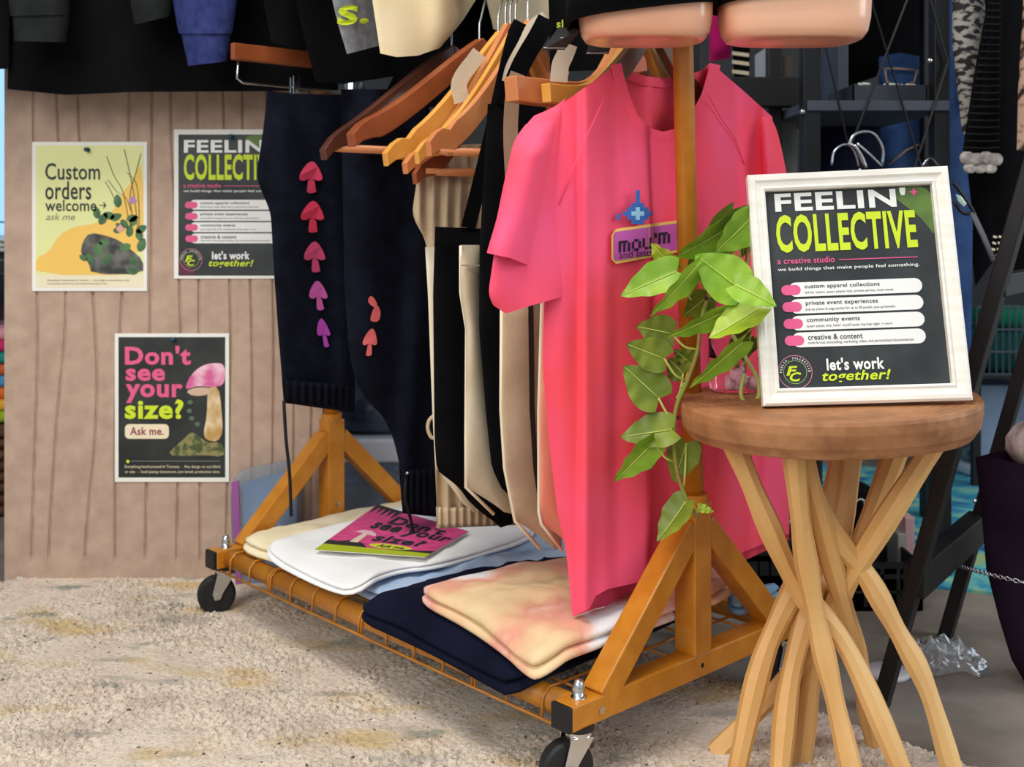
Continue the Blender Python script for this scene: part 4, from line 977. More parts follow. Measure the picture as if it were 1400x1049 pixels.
# ------------------------------------------------------------------ stool
SC = Vector((0.396, 1.431, 0)); SR = 0.183; SZ = 0.465
w_seat = bpy.data.materials.new('stool_seat_wood'); w_seat.use_nodes = True
def seat_wood(m):
    nt = m.node_tree; b = nt.nodes['Principled BSDF']; b.inputs['Roughness'].default_value = 0.6
    tc = nt.nodes.new('ShaderNodeTexCoord'); wv = nt.nodes.new('ShaderNodeTexWave'); wv.wave_type = 'RINGS'; wv.rings_direction = 'Z'
    wv.inputs['Scale'].default_value = 28; wv.inputs['Distortion'].default_value = 4; wv.inputs['Detail'].default_value = 3; wv.inputs['Detail Scale'].default_value = 2
    nt.links.new(tc.outputs['Object'], wv.inputs['Vector'])
    r = nt.nodes.new('ShaderNodeValToRGB'); r.color_ramp.elements[0].color = lin((146,94,54)); r.color_ramp.elements[1].color = lin((178,124,78))
    nt.links.new(wv.outputs['Fac'], r.inputs['Fac'])
    n = nt.nodes.new('ShaderNodeTexNoise'); n.inputs['Scale'].default_value = 24; n.inputs['Detail'].default_value = 6; nt.links.new(tc.outputs['Object'], n.inputs['Vector'])
    r2 = nt.nodes.new('ShaderNodeValToRGB'); r2.color_ramp.elements[0].position = 0.35; r2.color_ramp.elements[1].position = 0.65
    r2.color_ramp.elements[0].color = lin((120,76,44)); r2.color_ramp.elements[1].color = lin((176,122,80)); nt.links.new(n.outputs['Fac'], r2.inputs['Fac'])
    x = nt.nodes.new('ShaderNodeMix'); x.data_type = 'RGBA'; x.inputs['Factor'].default_value = 0.55
    nt.links.new(r.outputs['Color'], x.inputs['A']); nt.links.new(r2.outputs['Color'], x.inputs['B']); nt.links.new(x.outputs['Result'], b.inputs['Base Color'])
    n3 = nt.nodes.new('ShaderNodeTexNoise'); n3.inputs['Scale'].default_value = 90; nt.links.new(tc.outputs['Object'], n3.inputs['Vector'])
    bp_ = nt.nodes.new('ShaderNodeBump'); bp_.inputs['Strength'].default_value = 0.35; bp_.inputs['Distance'].default_value = 0.002
    nt.links.new(n3.outputs['Fac'], bp_.inputs['Height']); nt.links.new(bp_.outputs['Normal'], b.inputs['Normal'])
seat_wood(w_seat)
w_leg = wood('stool_leg_wood', (204,150,82), (232,190,128), 9, stretch=(1,1,0.25), rough=0.5, bump=0.3)
st = root('stool', (SC.x, SC.y, 0), 'round teak stool with twisted branch legs holding the framed sign', 'stool')
wob = lambda a: 1+0.012*math.sin(2*a+0.6)+0.006*math.sin(5*a)
TILT = 0.035
def tilt(vf): return [Vector((v.x, v.y, v.z+(v.x-SC.x)*TILT)) for v in vf[0]], vf[1]
mk('seat', tilt(lathe([(0.0,SZ-0.046),(0.06,SZ-0.046),(SR*0.86,SZ-0.046),(SR*0.94,SZ-0.042),(SR*0.985,SZ-0.030),(SR,SZ-0.014),(SR,SZ-0.004),(SR*0.992,SZ),(SR*0.9,SZ),(0.09,SZ),(0.0,SZ)], SC, 72, wob=wob)), w_seat, st, smooth=False)
def leg(pts, foot, r0=0.0150):
    """pts: (px, py, Y) down the leg; foot: (px at floor, Y)"""
    P = [W(*p) for p in pts]; f = Vector(((foot[0]-PX0)*foot[1]/F, foot[1], 0.004 if foot[0] < 1200 and foot[1] < 1.5 else 0.0)); P[0].z = SZ-0.040
    P.append(f); Q = smooth_path(P, 6); n = len(Q)
    R = [r0*(1+0.10*math.sin(i*0.9+foot[0])-0.10*i/n) for i in range(n)]
    mk('leg', tube(Q, R, 8, flat=0.88, rot=0.39), w_leg, st, smooth=False, bevel=0.0)
leg([(1000,625,1.38),(1045,705,1.385),(1092,805,1.39),(1160,890,1.375)], (1252,1.345))                   # A
leg([(1085,630,1.33),(1098,740,1.36),(1117,850,1.365),(1142,960,1.345)], (1176,1.32))                   # B
leg([(1092,630,1.36),(1133,755,1.40),(1165,870,1.44),(1182,950,1.465)], (1196,1.478))                  # C
leg([(1078,630,1.395),(1135,722,1.405),(1182,783,1.41),(1226,861,1.41),(1267,940,1.40)], (1308,1.385))   # D
leg([(1281,618,1.36),(1180,760,1.405),(1140,830,1.435),(1098,905,1.455)], (978,1.462))                 # E
leg([(1240,625,1.48),(1172,755,1.465),(1138,820,1.455),(1112,905,1.45)], (1094,1.43))                    # F
leg([(1172,630,1.52),(1150,720,1.49),(1112,815,1.44),(1080,930,1.405)], (1064,1.36))                     # G
leg([(1157,630,1.54),(1133,705,1.50),(1088,800,1.44),(1042,905,1.405)], (1002,1.37))                     # I

# ------------------------------------------------------------------ framed sign
bl, br = W(1043,556,1.365), W(1328,547.5,1.3455); Uw = (br-bl).normalized(); back = Vector((-Uw.y, Uw.x, 0)).normalized()
lean = math.asin(0.060/0.29); Vw = (Vector((-Uw.z, 0, Uw.x)).normalized()*math.cos(lean)+back*math.sin(lean)).normalized(); Nw = Uw.cross(Vw).normalized()
FW, FH = (br-bl).length, 0.284
fr = root('framed_sign', (bl+br)/2, 'white framed studio sign leaning on the round stool', 'picture frame')
cream_p = mat('frame_white', (236,232,220), 0.5, rgb2=(244,241,232), scale=20, stretch=(1,1,6), bump=0.1, bscale=200)
def fp(u, v, n): return bl+Uw*u+Vw*v+Nw*n
def moulding(u0, v0, u1, v1):
    """profile swept along one side between two outer corners towards the middle"""
    prof = [(0.0,-0.012),(0.0,0.006),(0.003,0.0085),(0.008,0.0085),(0.0105,0.0055),(0.0155,0.0045),(0.018,0.0065),(0.0205,0.0045),(0.0205,-0.004),(0.0205,-0.012)]
    du, dv = (u1-u0), (v1-v0); L = math.hypot(du, dv); du, dv = du/L, dv/L; nu, nv_ = -dv, du
    rows = []
    for s in (0, 1):
        row = []
        for d, h_ in prof:
            k = d if s == 0 else L-d
            row.append(fp(u0+du*k+nu*d, v0+dv*k+nv_*d, h_))
        rows.append(row+[row[0]])
    return grid(rows)
for a in ((0,0,FW,0), (FW,0,FW,FH), (FW,FH,0,FH), (0,FH,0,0)): mk('moulding', moulding(*a), cream_p, fr)
mk('backing_board', box(fp(FW/2,FH/2,-0.010), Uw*(FW/2-0.004), Vw*(FH/2-0.004), Nw*0.0015), mat('backing', (120,92,66), 0.8), fr)
mk('easel_strut', beam(fp(FW/2,FH*0.62,-0.013), Vector((fp(FW/2,0,0).x, fp(FW/2,0,0).y, SZ+0.002))+back*0.075, 0.04, 0.003), mat('backing', (120,92,66), 0.8), fr)
pr = mk('poster_print', box(fp(FW/2,FH/2,-0.0055), Uw*(FW/2-0.02), Vw*(FH/2-0.02), Nw*0.0005), charcoal, fr)
cv = Canvas(fp(0,0,-0.0048), Uw, Vw)
def quad(pts, nm, m, l, sm=1): cv.poly(pts, nm, m, pr, l, sm)
quad([(1215,256),(1278,253),(1283,330),(1262,300),(1238,282),(1222,270)], 'print_tint', p_green, 0.0003, 2)
feelin(cv, lambda x, y: (x, y), pr, True)
glass_m = mat('thin_glass', (255,255,255), 0.02, trans=1.0, ior=1.05)

# ------------------------------------------------------------------ pothos in ribbed glass
gcup = mat('cup_glass', (245,235,238), 0.05, trans=1.0, ior=1.12)
gpink = mat('cup_glass_pink', (250,200,214), 0.06, trans=0.95, ior=1.10)
PC = Vector(((1008-PX0)*1.505/F, 1.505, SZ-0.0034))
pl = root('potted_pothos', PC, 'lime green pothos cutting trailing from a ribbed pink glass on the stool', 'plant')
rib = lambda a: 1+0.018*math.cos(36*a)
mk('glass_cup', lathe([(0.030,0.001),(0.036,0.004),(0.0375,0.02),(0.038,0.045)], PC, 144, wob=rib), gpink, pl, smooth=True)
def ringwall(r0, r1, z0, z1, n=48):
    V, Fc = lathe([(r0,z0),(r0*1.01,z1),(r1*1.01,z1),(r1,z0)], PC, n); Fc = Fc[:-2]
    return V, Fc+[(3*n+k, 3*n+(k+1) % n, (k+1) % n, k) for k in range(n)]
V, Fc = ringwall(0.0378, 0.0362, 0.045, 0.128); 
mk('glass_rim', (V, Fc), gcup, pl, smooth=True)
mk('pebbles', join(*[ball(PC+Vector((0.02*math.cos(k*2.4)*(k % 3)/2, 0.02*math.sin(k*2.4)*(k % 3)/2, 0.010+0.004*(k % 4))), 0.008, 5) for k in range(12)]), mat('pebble', (226,214,214), 0.6), pl, smooth=True, kind='stuff')
lf_b = mat('leaf_bright', (116,158,34), 0.42, rgb2=(146,182,52), scale=25, bump=0.2, bscale=90)
lf_d = mat('leaf_olive', (104,122,32), 0.45, rgb2=(128,144,44), scale=25, bump=0.2, bscale=90)
lf_y = mat('leaf_yellow', (150,176,40), 0.42, rgb2=(176,196,64), scale=25, bump=0.2, bscale=90)
for m in (lf_b, lf_d, lf_y):
    b = m.node_tree.nodes['Principled BSDF']; b.inputs['Subsurface Weight'].default_value = 0.0
lf_rib = mat('leaf_rib', (196,212,100), 0.5)
stem_m = mat('vine_stem', (128,150,48), 0.5, rgb2=(150,120,60), scale=40)
def leaf(base, tip, wpx, Y, m, dY=0.0, roll=0.0, fold=0.25, curl=0.0, asym=0.0):
    B, T = W(base[0], base[1], Y), W(tip[0], tip[1], Y+dY); ax = T-B; L = ax.length; ax = ax/L
    vw = Vector((0,-1,0)); sd = ax.cross(vw).normalized(); nm = sd.cross(ax).normalized()
    sd2 = sd*math.cos(roll)+nm*math.sin(roll); nm2 = nm*math.cos(roll)-sd*math.sin(roll)
    hw = wpx*Y/F/2*0.97/max(0.5, math.cos(roll))
    rows = []; ns, nw = 16, 10
    for i in range(ns+1):
        s = i/ns
        w = hw*(math.sin(math.pi*(0.05+0.95*s)**0.60))**0.80*(1-0.10*s) if s < 1 else 0
        lobe = -0.16*max(0, 1-s*3.5)
        row = []
        for j in range(nw+1):
            q = 2*j/nw-1
            off = s*L+lobe*L*abs(q)**0.7*0.9
            c_ = B+ax*off+sd2*(w*q*(1+asym*q))+nm2*(fold*w*abs(q)-curl*L*s*s+0.0016*math.sin(s*20)*abs(q))
            row.append(c_)
        rows.append(row)
    V, Fc = grid(rows)
    o = mk('leaf', (V, Fc), m, pl, smooth=True)
    rb = [B+ax*(s*L)+nm2*(-curl*L*s*s-0.0006) for s in (0, .25, .5, .75, .95)]
    rf = [p+nm2*0.0016 for p in rb]
    mk('midrib', tube(rf, [0.0009,0.0008,0.0007,0.0005,0.0003], 5), lf_rib, o, smooth=True)
    return B
def petiole(a, b, c=None, r=0.0015):
    pts = [a]+([c] if c is not None else [])+[b]
    mk('petiole', tube(smooth_path(pts, 6), r, 6), lf_rib, pl, smooth=True)
LV = [((1012,300),(930,356),58,1.44,lf_b,-0.03,0.7,0.35,0.10,(1010,400)),
      ((1000,296),(940,372),50,1.46,lf_d,-0.02,0.5,0.25,0.05,(1012,400)),
      ((1026,298),(980,345),54,1.42,lf_b,-0.01,0.4,0.3,0.05,(1018,395)),
      ((1022,316),(1014,352),34,1.47,lf_d,0.0,0.4,0.2,0.0,(1020,400)),
      ((1010,394),(950,348),72,1.39,lf_b,0.0,-0.2,0.10,0.03,(1005,430)),
      ((1006,390),(1062,418),44,1.36,lf_b,-0.02,0.35,0.25,0.06,(1003,420)),
      ((924,372),(848,404),48,1.40,lf_b,0.0,-0.5,0.35,0.05,(945,410)),
      ((922,366),(890,332),30,1.42,lf_y,0.0,0.6,0.3,0.0,(940,385)),
      ((953,362),(891,434),34,1.385,lf_b,-0.01,0.8,0.3,0.04,(965,400)),
      ((918,456),(870,446),52,1.43,lf_d,0.01,0.2,0.15,0.0,(952,478)),
      ((908,490),(856,470),52,1.425,lf_d,0.0,0.15,0.12,0.0,(936,520)),
      ((900,544),(852,500),62,1.43,lf_d,0.0,-0.15,0.12,0.0,(925,575)),
      ((994,424),(912,464),32,1.395,lf_b,0.0,0.7,0.3,0.05,(1000,455)),
      ((1038,422),(971,466),38,1.375,lf_y,0.0,-0.9,0.3,-0.06,(1022,455)),
      ((1014,468),(942,530),34,1.385,lf_b,0.0,0.7,0.3,0.0,(1005,500)),
      ((934,510),(914,490),38,1.45,lf_d,0.0,0.3,0.2,0.0,(925,545)),
      ((944,496),(922,478),34,1.455,lf_d,0.0,0.3,0.2,0.0,(930,530)),
      ((966,406),(934,432),42,1.46,lf_d,0.0,0.4,0.2,0.0,(958,450)),
      ((918,588),(848,598),46,1.425,lf_d,0.0,-0.6,0.3,0.02,(921,600)),
      ((893,604),(841,660),44,1.42,lf_b,0.0,0.5,0.3,0.05,(924,632)),
      ((938,606),(922,660),50,1.45,lf_d,0.0,0.1,0.15,0.0,(934,672)),
      ((938,686),(902,742),32,1.43,lf_d,0.0,-0.8,0.3,-0.10,(944,696)),
      ((955,694),(976,700),12,1.43,lf_y,0.0,0.5,0.3,0.0,(948,698)),
      ((1026,458),(988,486),40,1.48,lf_d,0.0,0.5,0.2,0.0,(1015,500))]
for (b, t_, w, Y, m, dY, ro, fo, cu, at_) in LV:
    B = leaf(b, t_, w, Y, m, dY, ro, fo, cu)
    A = W(at_[0], at_[1], 1.44 if at_[0] < 965 else 1.47)
    petiole(B, A, (A+B)/2+Vector((0.0,-0.003,-0.006)))
vine = [PC+Vector((0.0,0.0,0.03)), W(1002,440,1.50), W(995,398,1.475), W(972,402,1.45), W(958,440,1.44), W(954,478,1.435), W(940,520,1.43), W(925,556,1.43), W(921,600,1.43), W(927,650,1.43), W(942,690,1.43), W(954,708,1.43)]
mk('vine', tube(smooth_path(vine, 6), [0.0028]*(len(vine)*6-5), 8), stem_m, pl, smooth=True)
mk('vine', tube(smooth_path([PC+Vector((0.01,0,0.02)), W(1015,450,1.49), W(1018,400,1.48), W(1022,330,1.46), W(1020,302,1.44)], 6), 0.0022, 8), stem_m, pl, smooth=True)
mk('vine', tube(smooth_path([W(1000,455,1.46), W(1020,490,1.45), W(1036,520,1.445), W(1036,545,1.44), W(1018,549,1.435), W(1013,535,1.435), W(1018,512,1.44)], 6), 0.0026, 8), mat('vine_pale', (176,186,96), 0.5), pl, smooth=True)
for x, y in ((966,408),(928,497),(926,571),(925,602),(932,668),(957,447)):
    mk('root_node', ball(W(x, y, 1.432), 0.0028, 5), mat('root_brown', (58,40,28), 0.8), pl, smooth=True)
# ------------------------------------------------------------------ things behind the rack on the left
clearp = mat('clear_plastic', (214,224,236), 0.12, trans=0.85, ior=1.12)
P = [W(x, y, 2.128) for x, y in ((314,650),(345,640),(400,630),(412,632),(412,800),(380,808),(322,812),(316,740))]
bg = root('plastic_bag', Vector((P[6].x, 2.13, RUGZ)), 'clear plastic bag of folded blue fabric between the rack and the panel', 'bag')
mk('wrap', prism(chaikin(P, 2), (0,0.022,0)), clearp, bg, bevel=0.003)
P2 = [W(x, y, 2.133) for x, y in ((330,662),(405,642),(408,798),(334,802))]
mk('folded_contents', prism(P2, (0,0.012,0)), fab('fab_steel', (104,132,168), (150,174,204), scale=8), bg, bevel=0.003)
P3 = [W(x, y, 2.124) for x, y in ((316,660),(326,657),(330,800),(322,804))]
mk('edge_strip', prism(P3, (0,0.003,0)), mat('bag_magenta', (150,84,150), 0.4), bg)
bn = root('storage_bin', (-0.30, 2.50, 0), 'clear storage bin with pale blue lid behind the far rack brace', 'bin')
a, b = W(440, 0, 2.40), W(566, 0, 2.40)
zt = W(500, 600, 2.40).z
mk('bin_body', join(bx(a.x, b.x, 2.40, 2.404, 0.0, zt-0.05), bx(a.x, b.x, 2.70, 2.704, 0, zt-0.05), bx(a.x, a.x+0.004, 2.40, 2.70, 0, zt-0.05), bx(b.x-0.004, b.x, 2.40, 2.70, 0, zt-0.05), bx(a.x, b.x, 2.40, 2.70, 0, 0.004)), clearp, bn)
mk('lid', bx(a.x-0.008, b.x+0.008, 2.392, 2.712, zt-0.05, zt+0.0), mat('lid_blue', (232,240,250), 0.4), bn, bevel=0.006)
mk('bin_contents', join(*[bx(a.x+0.02, b.x-0.02, 2.42, 2.69, 0.006+k*0.06, 0.06+k*0.06) for k in range(int((zt-0.07)/0.06))]), mat('bin_contents_brown', (150,132,116), 0.8, rgb2=(196,206,220), scale=12), bn, bevel=0.01)
sk = mk('plastic_sack', pillow([(-0.42,2.42),(-0.20,2.40),(-0.17,2.6),(-0.22,2.72),(-0.40,2.70)], zt+0.0005, zt+0.10, bulge=0.03, seed=3, amp=0.02, inset=0.04), mat('sack_navy', (40,52,74), 0.25, rgb2=(84,100,124), scale=10), smooth=True, label='dark blue plastic sack on top of the storage bin', cat='sack')
# left edge: basket, folded textiles, plant in front of the window
bk_ = root('wicker_basket', (-1.30, 2.75, 0), 'dark woven basket left of the fibreboard panel', 'basket')
for k in range(8):
    mk('basket_coil', lathe([(0.165+0.002*k,0.004+k*0.026),(0.178+0.002*k,0.010+k*0.026),(0.178+0.002*k,0.022+k*0.026),(0.165+0.002*k,0.028+k*0.026)], (-1.30,2.75,0), 40), mat('wicker', (78,50,34), 0.85, rgb2=(104,70,46), scale=60), bk_, smooth=True)
zz = 0.2145
for k, (nm, c_) in enumerate((('lime', (150,176,50)), ('mustard', (226,170,60)), ('orange', (224,112,50)), ('blue', (84,146,190)), ('rust', (206,96,60)), ('teal', (40,140,136)), ('magenta', (206,50,110)), ('pink', (220,150,160)))):
    mk('folded_textile', pillow([(-1.46,2.62),(-1.14,2.62),(-1.14,2.88),(-1.46,2.88)], zz, zz+0.027, bulge=0.0, seed=k, amp=0.001, inset=0.01), fab('tex_'+nm, c_), smooth=True, label='%s folded textile in the colourful stack left of the panel' % nm, cat='textile', group='colourful textile stack')
    zz += 0.0275
pp = root('house_plant', (-1.30, 2.75, zz), 'dark potted plant with round green leaves at the far left edge', 'plant')
mk('pot', lathe([(0.05,0),(0.07,0.01),(0.085,0.12),(0.078,0.125),(0.07,0.11),(0.0,0.105)], (-1.30,2.75,zz), 28), mat('pot_dark', (34,42,56), 0.5), pp, smooth=True)
for k in range(9):
    a = k*0.7; rr = 0.05+0.10*((k*37) % 10)/10; c0 = Vector((-1.30+rr*math.cos(a), 2.75+rr*math.sin(a)*0.5-0.03, zz+0.16+0.03*(k % 5)))
    mk('stem', tube(smooth_path([Vector((-1.30,2.75,zz+0.1)), (c0+Vector((-1.30,2.75,zz+0.2)))/2, c0], 4), 0.003, 6), stem_m, pp, smooth=True)
    mk('leaf', lathe([(0.0,0.0),(0.02,-0.001),(0.04,-0.005),(0.04,-0.0045),(0.0,0.001)], c0, 14), mat('leaf_round', (96,140,40), 0.45), pp, smooth=True)

# ------------------------------------------------------------------ right background
blk = mat('black_metal', (10,10,12), 0.5); grey_m = mat('grey_metal', (70,76,88), 0.5)
YSH = 2.2
def vpost(px, w, Y, z1=1.9): 
    x = (px-PX0)*Y/F; return bx(x-w/2, x+w/2, Y-w/2, Y+w/2, 0, z1)
sh = root('shelving_unit', ((1196-PX0)*YSH/F, 2.4, 0), 'black metal shelving unit with crossed wire braces behind the sign', 'shelf')
for px, Y in ((1107, YSH), (1285, YSH), (1112, 2.62), (1270, 2.62)): mk('upright', vpost(px, 0.034, Y), blk, sh, bevel=0.003)
xa, xb = (1107-PX0)*YSH/F, (1285-PX0)*YSH/F
for z in (0.93-0.035, 0.35, 1.45): mk('shelf_board', bx(xa-0.01, xb+0.012, YSH-0.022, 2.62, z, z+0.02), grey_m if z > 0.8 and z < 1 else blk, sh, bevel=0.002)
for a, b in (((1188,-10),(1262,236)), ((1244,-10),(1163,200)), ((1272,0),(1296,86)), ((1296,86),(1248,236)), ((1128,60),(1160,200))):
    mk('wire_brace', tube([W(a[0],a[1],YSH-0.024), W(b[0],b[1],YSH-0.024)], 0.0022, 6), blk, sh)
for x, y in ((1097,153),(1271,83)): mk('bolt', ball(W(x,y,YSH-0.022), 0.006, 6), chrome, sh, smooth=True)
# clip tray on the shelf
zsh = 0.915
tr = root('clip_tray', (W(1225,0,YSH+0.1).x, YSH+0.1, zsh+0.0005), 'dark grey tray heaped with white clips on the metal shelf', 'tray')
x0, x1 = W(1166,0,YSH+0.03).x, W(1268,0,YSH+0.03).x; h_ = 0.036
mk('tray_wall', join(bx(x0,x1,YSH+0.03,YSH+0.033,zsh+0.0005,zsh+h_), bx(x0,x1,YSH+0.20,YSH+0.203,zsh+0.0005,zsh+h_), bx(x0,x0+0.003,YSH+0.03,YSH+0.203,zsh+0.0005,zsh+h_), bx(x1-0.003,x1,YSH+0.03,YSH+0.203,zsh+0.0005,zsh+h_), bx(x0,x1,YSH+0.03,YSH+0.203,zsh+0.0005,zsh+0.003)), mat('tray_grey', (52,58,66), 0.5), tr)
wcl = mat('clip_white', (226,222,210), 0.4)
for k in range(22):
    a = random.uniform(0, 6.28); c_ = Vector((random.uniform(x0+0.012, x1-0.012), random.uniform(YSH+0.045, YSH+0.12), zsh+h_+random.uniform(-0.004, 0.004)))
    d = Vector((math.cos(a), math.sin(a)*0.6, random.uniform(-0.3, 0.5))).normalized()*0.010
    o = mk('plastic_clip', join(tube([c_-d, c_, c_+d*0.9+Vector((0,0,0.002))], [0.0028,0.0036,0.002], 6)), wcl, smooth=True, label='white plastic clip in the grey tray', cat='clip', group='white clips in the tray')
mk('panel_board', bx(W(1146,0,2.4).x, W(1160,0,2.4).x, 2.40, 2.58, zsh, 1.2), grey_m, label='narrow grey panel standing on the shelf left of the clip tray', cat='panel', bevel=0.002)
# jeans folded over the back of the shelf
den = fab('denim', (36,58,98), (58,84,128), scale=14, bump=0.3, bscale=600); den_l = mat('denim_stitch', (168,140,110), 0.8)
def hang(name, cat, label, Y, left, right, top, bot, m, seed=0, amp=0.006, bulge=0.02, extra=None, d=(1,0), freq=30):
    cx = (left[0][1]+right[0][1])/2
    g = Cloth(((cx-PX0)*Y/F, Y), d, amp=amp, freq=freq, seed=seed)
    r = root(name, W(cx, bot[0][1], Y), label, cat)
    mk('body', g.mesh(left, right, top, bot, bulge=bulge, nv=30), m, r, smooth=True)
    return g, r
g, r = hang('jeans', 'jeans', 'blue jeans with a stitched back pocket hanging behind the shelf', 2.66, [(70,1202),(230,1200),(480,1195)], [(70,1272),(230,1276),(480,1280)], [(0,78),(0.4,72),(1,80)], [(0,480),(1,480)], den, 1)
for pts in ([(1208,94),(1230,94),(1252,96)], [(1210,96),(1212,112),(1230,120),(1250,112),(1254,96)], [(1215,225),(1240,205),(1262,196)]):
    mk('stitching', tube([g.pt(x, y, 0.022) for x, y in pts], 0.0022, 5), den_l, r, smooth=True)
hang('jacket', 'jacket', 'black jacket hanging behind the crossed wires', 2.72, [(-60,1150),(90,1156),(118,1160)], [(-60,1276),(74,1274),(118,1270)], [(0,-120),(1,-120)], [(0,118),(0.6,96),(1,70)], f_ink, 2)
hang('trousers', 'trousers', 'dark navy trousers hanging below the metal shelf', 2.55, [(160,1122),(480,1124)], [(160,1204),(480,1200)], [(0,162),(1,162)], [(0,480),(1,480)], f_navy, 3)
# bundle of chrome hangers
hb = root('hanger_bundle', W(1172,236,2.12), 'bundle of bent chrome wire hangers above the sign', 'hangers')
for pts, w in (([(1137,226),(1140,208),(1152,198),(1163,200),(1170,212),(1174,228)], .0022), ([(1160,200),(1166,186),(1180,180),(1196,184),(1207,204),(1206,226)], .0028), ([(1163,197),(1172,205),(1182,228)], .0028), ([(1168,198),(1178,214),(1184,230)], .0034), ([(1172,196),(1190,212),(1206,228)], .0024), ([(1260,228),(1272,216),(1284,228)], .0022)):
    mk('wire', tube(smooth_path([W(x, y, 2.12+0.002*i) for i, (x, y) in enumerate(pts)], 4), w, 8), chrome, hb, smooth=True)
mk('wire', tube(smooth_path([W(1176,230,2.12), W(1174,260,2.12), W(1172,400,2.12)], 4), 0.003, 8), chrome, hb, smooth=True)
mk('support_bar', cyl(W(1110,246,2.13), W(1285,246,2.13), 0.008, 10), blk, label='black bar carrying the chrome hangers behind the sign', cat='bar', smooth=True)
# low black cabinet beam left of the shelf and what stands on it
cb = root('black_rack', (0.38, 2.45, 0), 'black rack with a thick cross beam behind the right shoulder of the coral tee', 'rack')
mk('cross_beam', bx(W(940,0,2.35).x, W(1112,0,2.35).x, 2.335, 2.37, W(0,147,2.35).z, W(0,106,2.35).z), blk, cb, bevel=0.003)
for px in (945, 1058): mk('upright', vpost(px, 0.03, 2.38, 1.7), blk, cb, bevel=0.003)
mk('panel', bx(W(1068,0,2.42).x, W(1090,0,2.42).x, 2.42, 2.43, 0.05, W(0,156,2.42).z), mat('panel_grey', (108,112,112), 0.5), cb)
hang('scarf', 'scarf', 'magenta cloth hanging behind the coral tee collar', 2.6, [(-40,968),(90,970)], [(-40,1004),(90,998)], [(0,-60),(1,-60)], [(0,84),(1,80)], fab('fab_magenta', (176,24,96), (196,36,112)), 4, amp=0.003)
g, r = hang('striped_top', 'top', 'black and cream striped top right of the magenta cloth', 2.58, [(40,1000),(112,1004)], [(40,1026),(112,1024)], [(0,30),(1,30)], [(0,112),(1,110)], f_black, 5, amp=0.002, bulge=0.008)
for y in (70, 82, 95): g.decal([(1001,y),(1024,y+3),(1024,y+8),(1001,y+5)], 'stripe', f_edge, r, 0.010)
for k, (px, w, c_) in enumerate(((1036,8,(176,180,182)), (1044,9,(150,160,158)), (1058,16,(60,50,40)))):
    x = W(px,0,2.5).x; mk('book', bx(x-w*0.0008, x+w*0.0008, 2.38, 2.5, W(0,106,2.37).z+0.001, W(0,66+6*k,2.4).z), mat('book_%d' % k, c_, 0.6), label='%s spine standing on the black cross beam' % ('pale silver', 'grey', 'dark brown')[k], cat='book', group='books on the cross beam', bevel=0.001)

# teal patterned mat on the floor at the back
teal = bpy.data.materials.new('teal_mat'); teal.use_nodes = True
nt = teal.node_tree; b = nt.nodes['Principled BSDF']; b.inputs['Roughness'].default_value = 0.7
tc = nt.nodes.new('ShaderNodeTexCoord'); wv = nt.nodes.new('ShaderNodeTexNoise'); wv.inputs['Scale'].default_value = 9; wv.inputs['Detail'].default_value = 4; wv.inputs['Distortion'].default_value = 1.8
nt.links.new(tc.outputs['Object'], wv.inputs['Vector']); r_ = nt.nodes.new('ShaderNodeValToRGB'); el = r_.color_ramp.elements
el[0].position, el[1].position = 0.3, 0.72; el[0].color, el[1].color = lin((34,92,150)), lin((176,196,120))
for p_, c_ in ((0.42, (50,140,180)), (0.52, (84,180,186)), (0.60, (140,198,170))): e_ = el.new(p_); e_.color = lin(c_)
nt.links.new(wv.outputs['Fac'], r_.inputs['Fac']); nt.links.new(r_.outputs['Color'], b.inputs['Base Color'])
q = [ZP(1060,782,0), ZP(1375,816,0), Vector((1.75,3.05,0)), Vector((0.62,3.2,0))]
mk('floor_mat', prism([Vector((p.x,p.y,0.0)) for p in q], (0,0,0.006)), teal, label='turquoise and green swirled mat on the concrete behind the stool', cat='mat')

# black ladder rack leaning right
lr = root('ladder_rack', ZP(1205,965,0), 'black wooden ladder rack leaning to the right behind the stool', 'ladder rack')
wblk = wood('black_wood', (13,13,14), (24,23,23), 20, rough=0.55)
b1 = ZP(1203,968,0); b2 = ZP(1292,872,0); dl = (b2-b1).normalized(); ln = Vector((dl.y, -dl.x, 0))
if ln.x < 0: ln = -ln
def lad(base, s): return base+ln*(s*0.262)+UP*s
mk('side_rail', beam(lad(b1, 0.0), lad(b1, 1.3), 0.02, 0.030, up=dl), wblk, lr, bevel=0.002)
mk('side_rail', beam(lad(b2, 0.0), lad(b2, 1.3), 0.02, 0.030, up=dl), wblk, lr, bevel=0.002)
mk('rung', beam(lad(b1, 0.19)-dl*0.01, lad(b2, 0.19)+dl*0.01, 0.03, 0.045, up=UP), wblk, lr, bevel=0.002)
mk('rung', beam(lad(b1, 0.60), lad(b2, 0.60), 0.02, 0.03, up=UP), wblk, lr, bevel=0.002)
mk('rung', beam(lad(b1, 1.05), lad(b2, 1.05), 0.02, 0.03, up=UP), wblk, lr, bevel=0.002)
mk('screw', ball(lad(b2, 0.235)-ln*0.01-dl*0.016, 0.004, 5), chrome, lr)
# chain from the rung towards the right
CP = smooth_path([W(1312,774,1.695), W(1336,781,1.635), W(1380,792,1.585), W(1470,812,1.55)], 12)
ch = root('chain', CP[0], 'thin silver chain strung from the ladder rung past the purple cloth', 'chain')
for k in range(len(CP)-1):
    p, d = (CP[k]+CP[k+1])/2, (CP[k+1]-CP[k]); hl = d.length*0.62; d.normalize(); s_ = Vector((0,0,1)) if k % 2 else d.cross(UP).normalized()
    mk('link', tube([p+d*hl*math.cos(t*math.pi/5)+s_*0.0026*math.sin(t*math.pi/5) for t in range(11)], 0.0009, 4, caps=False), chrome, ch, smooth=True)
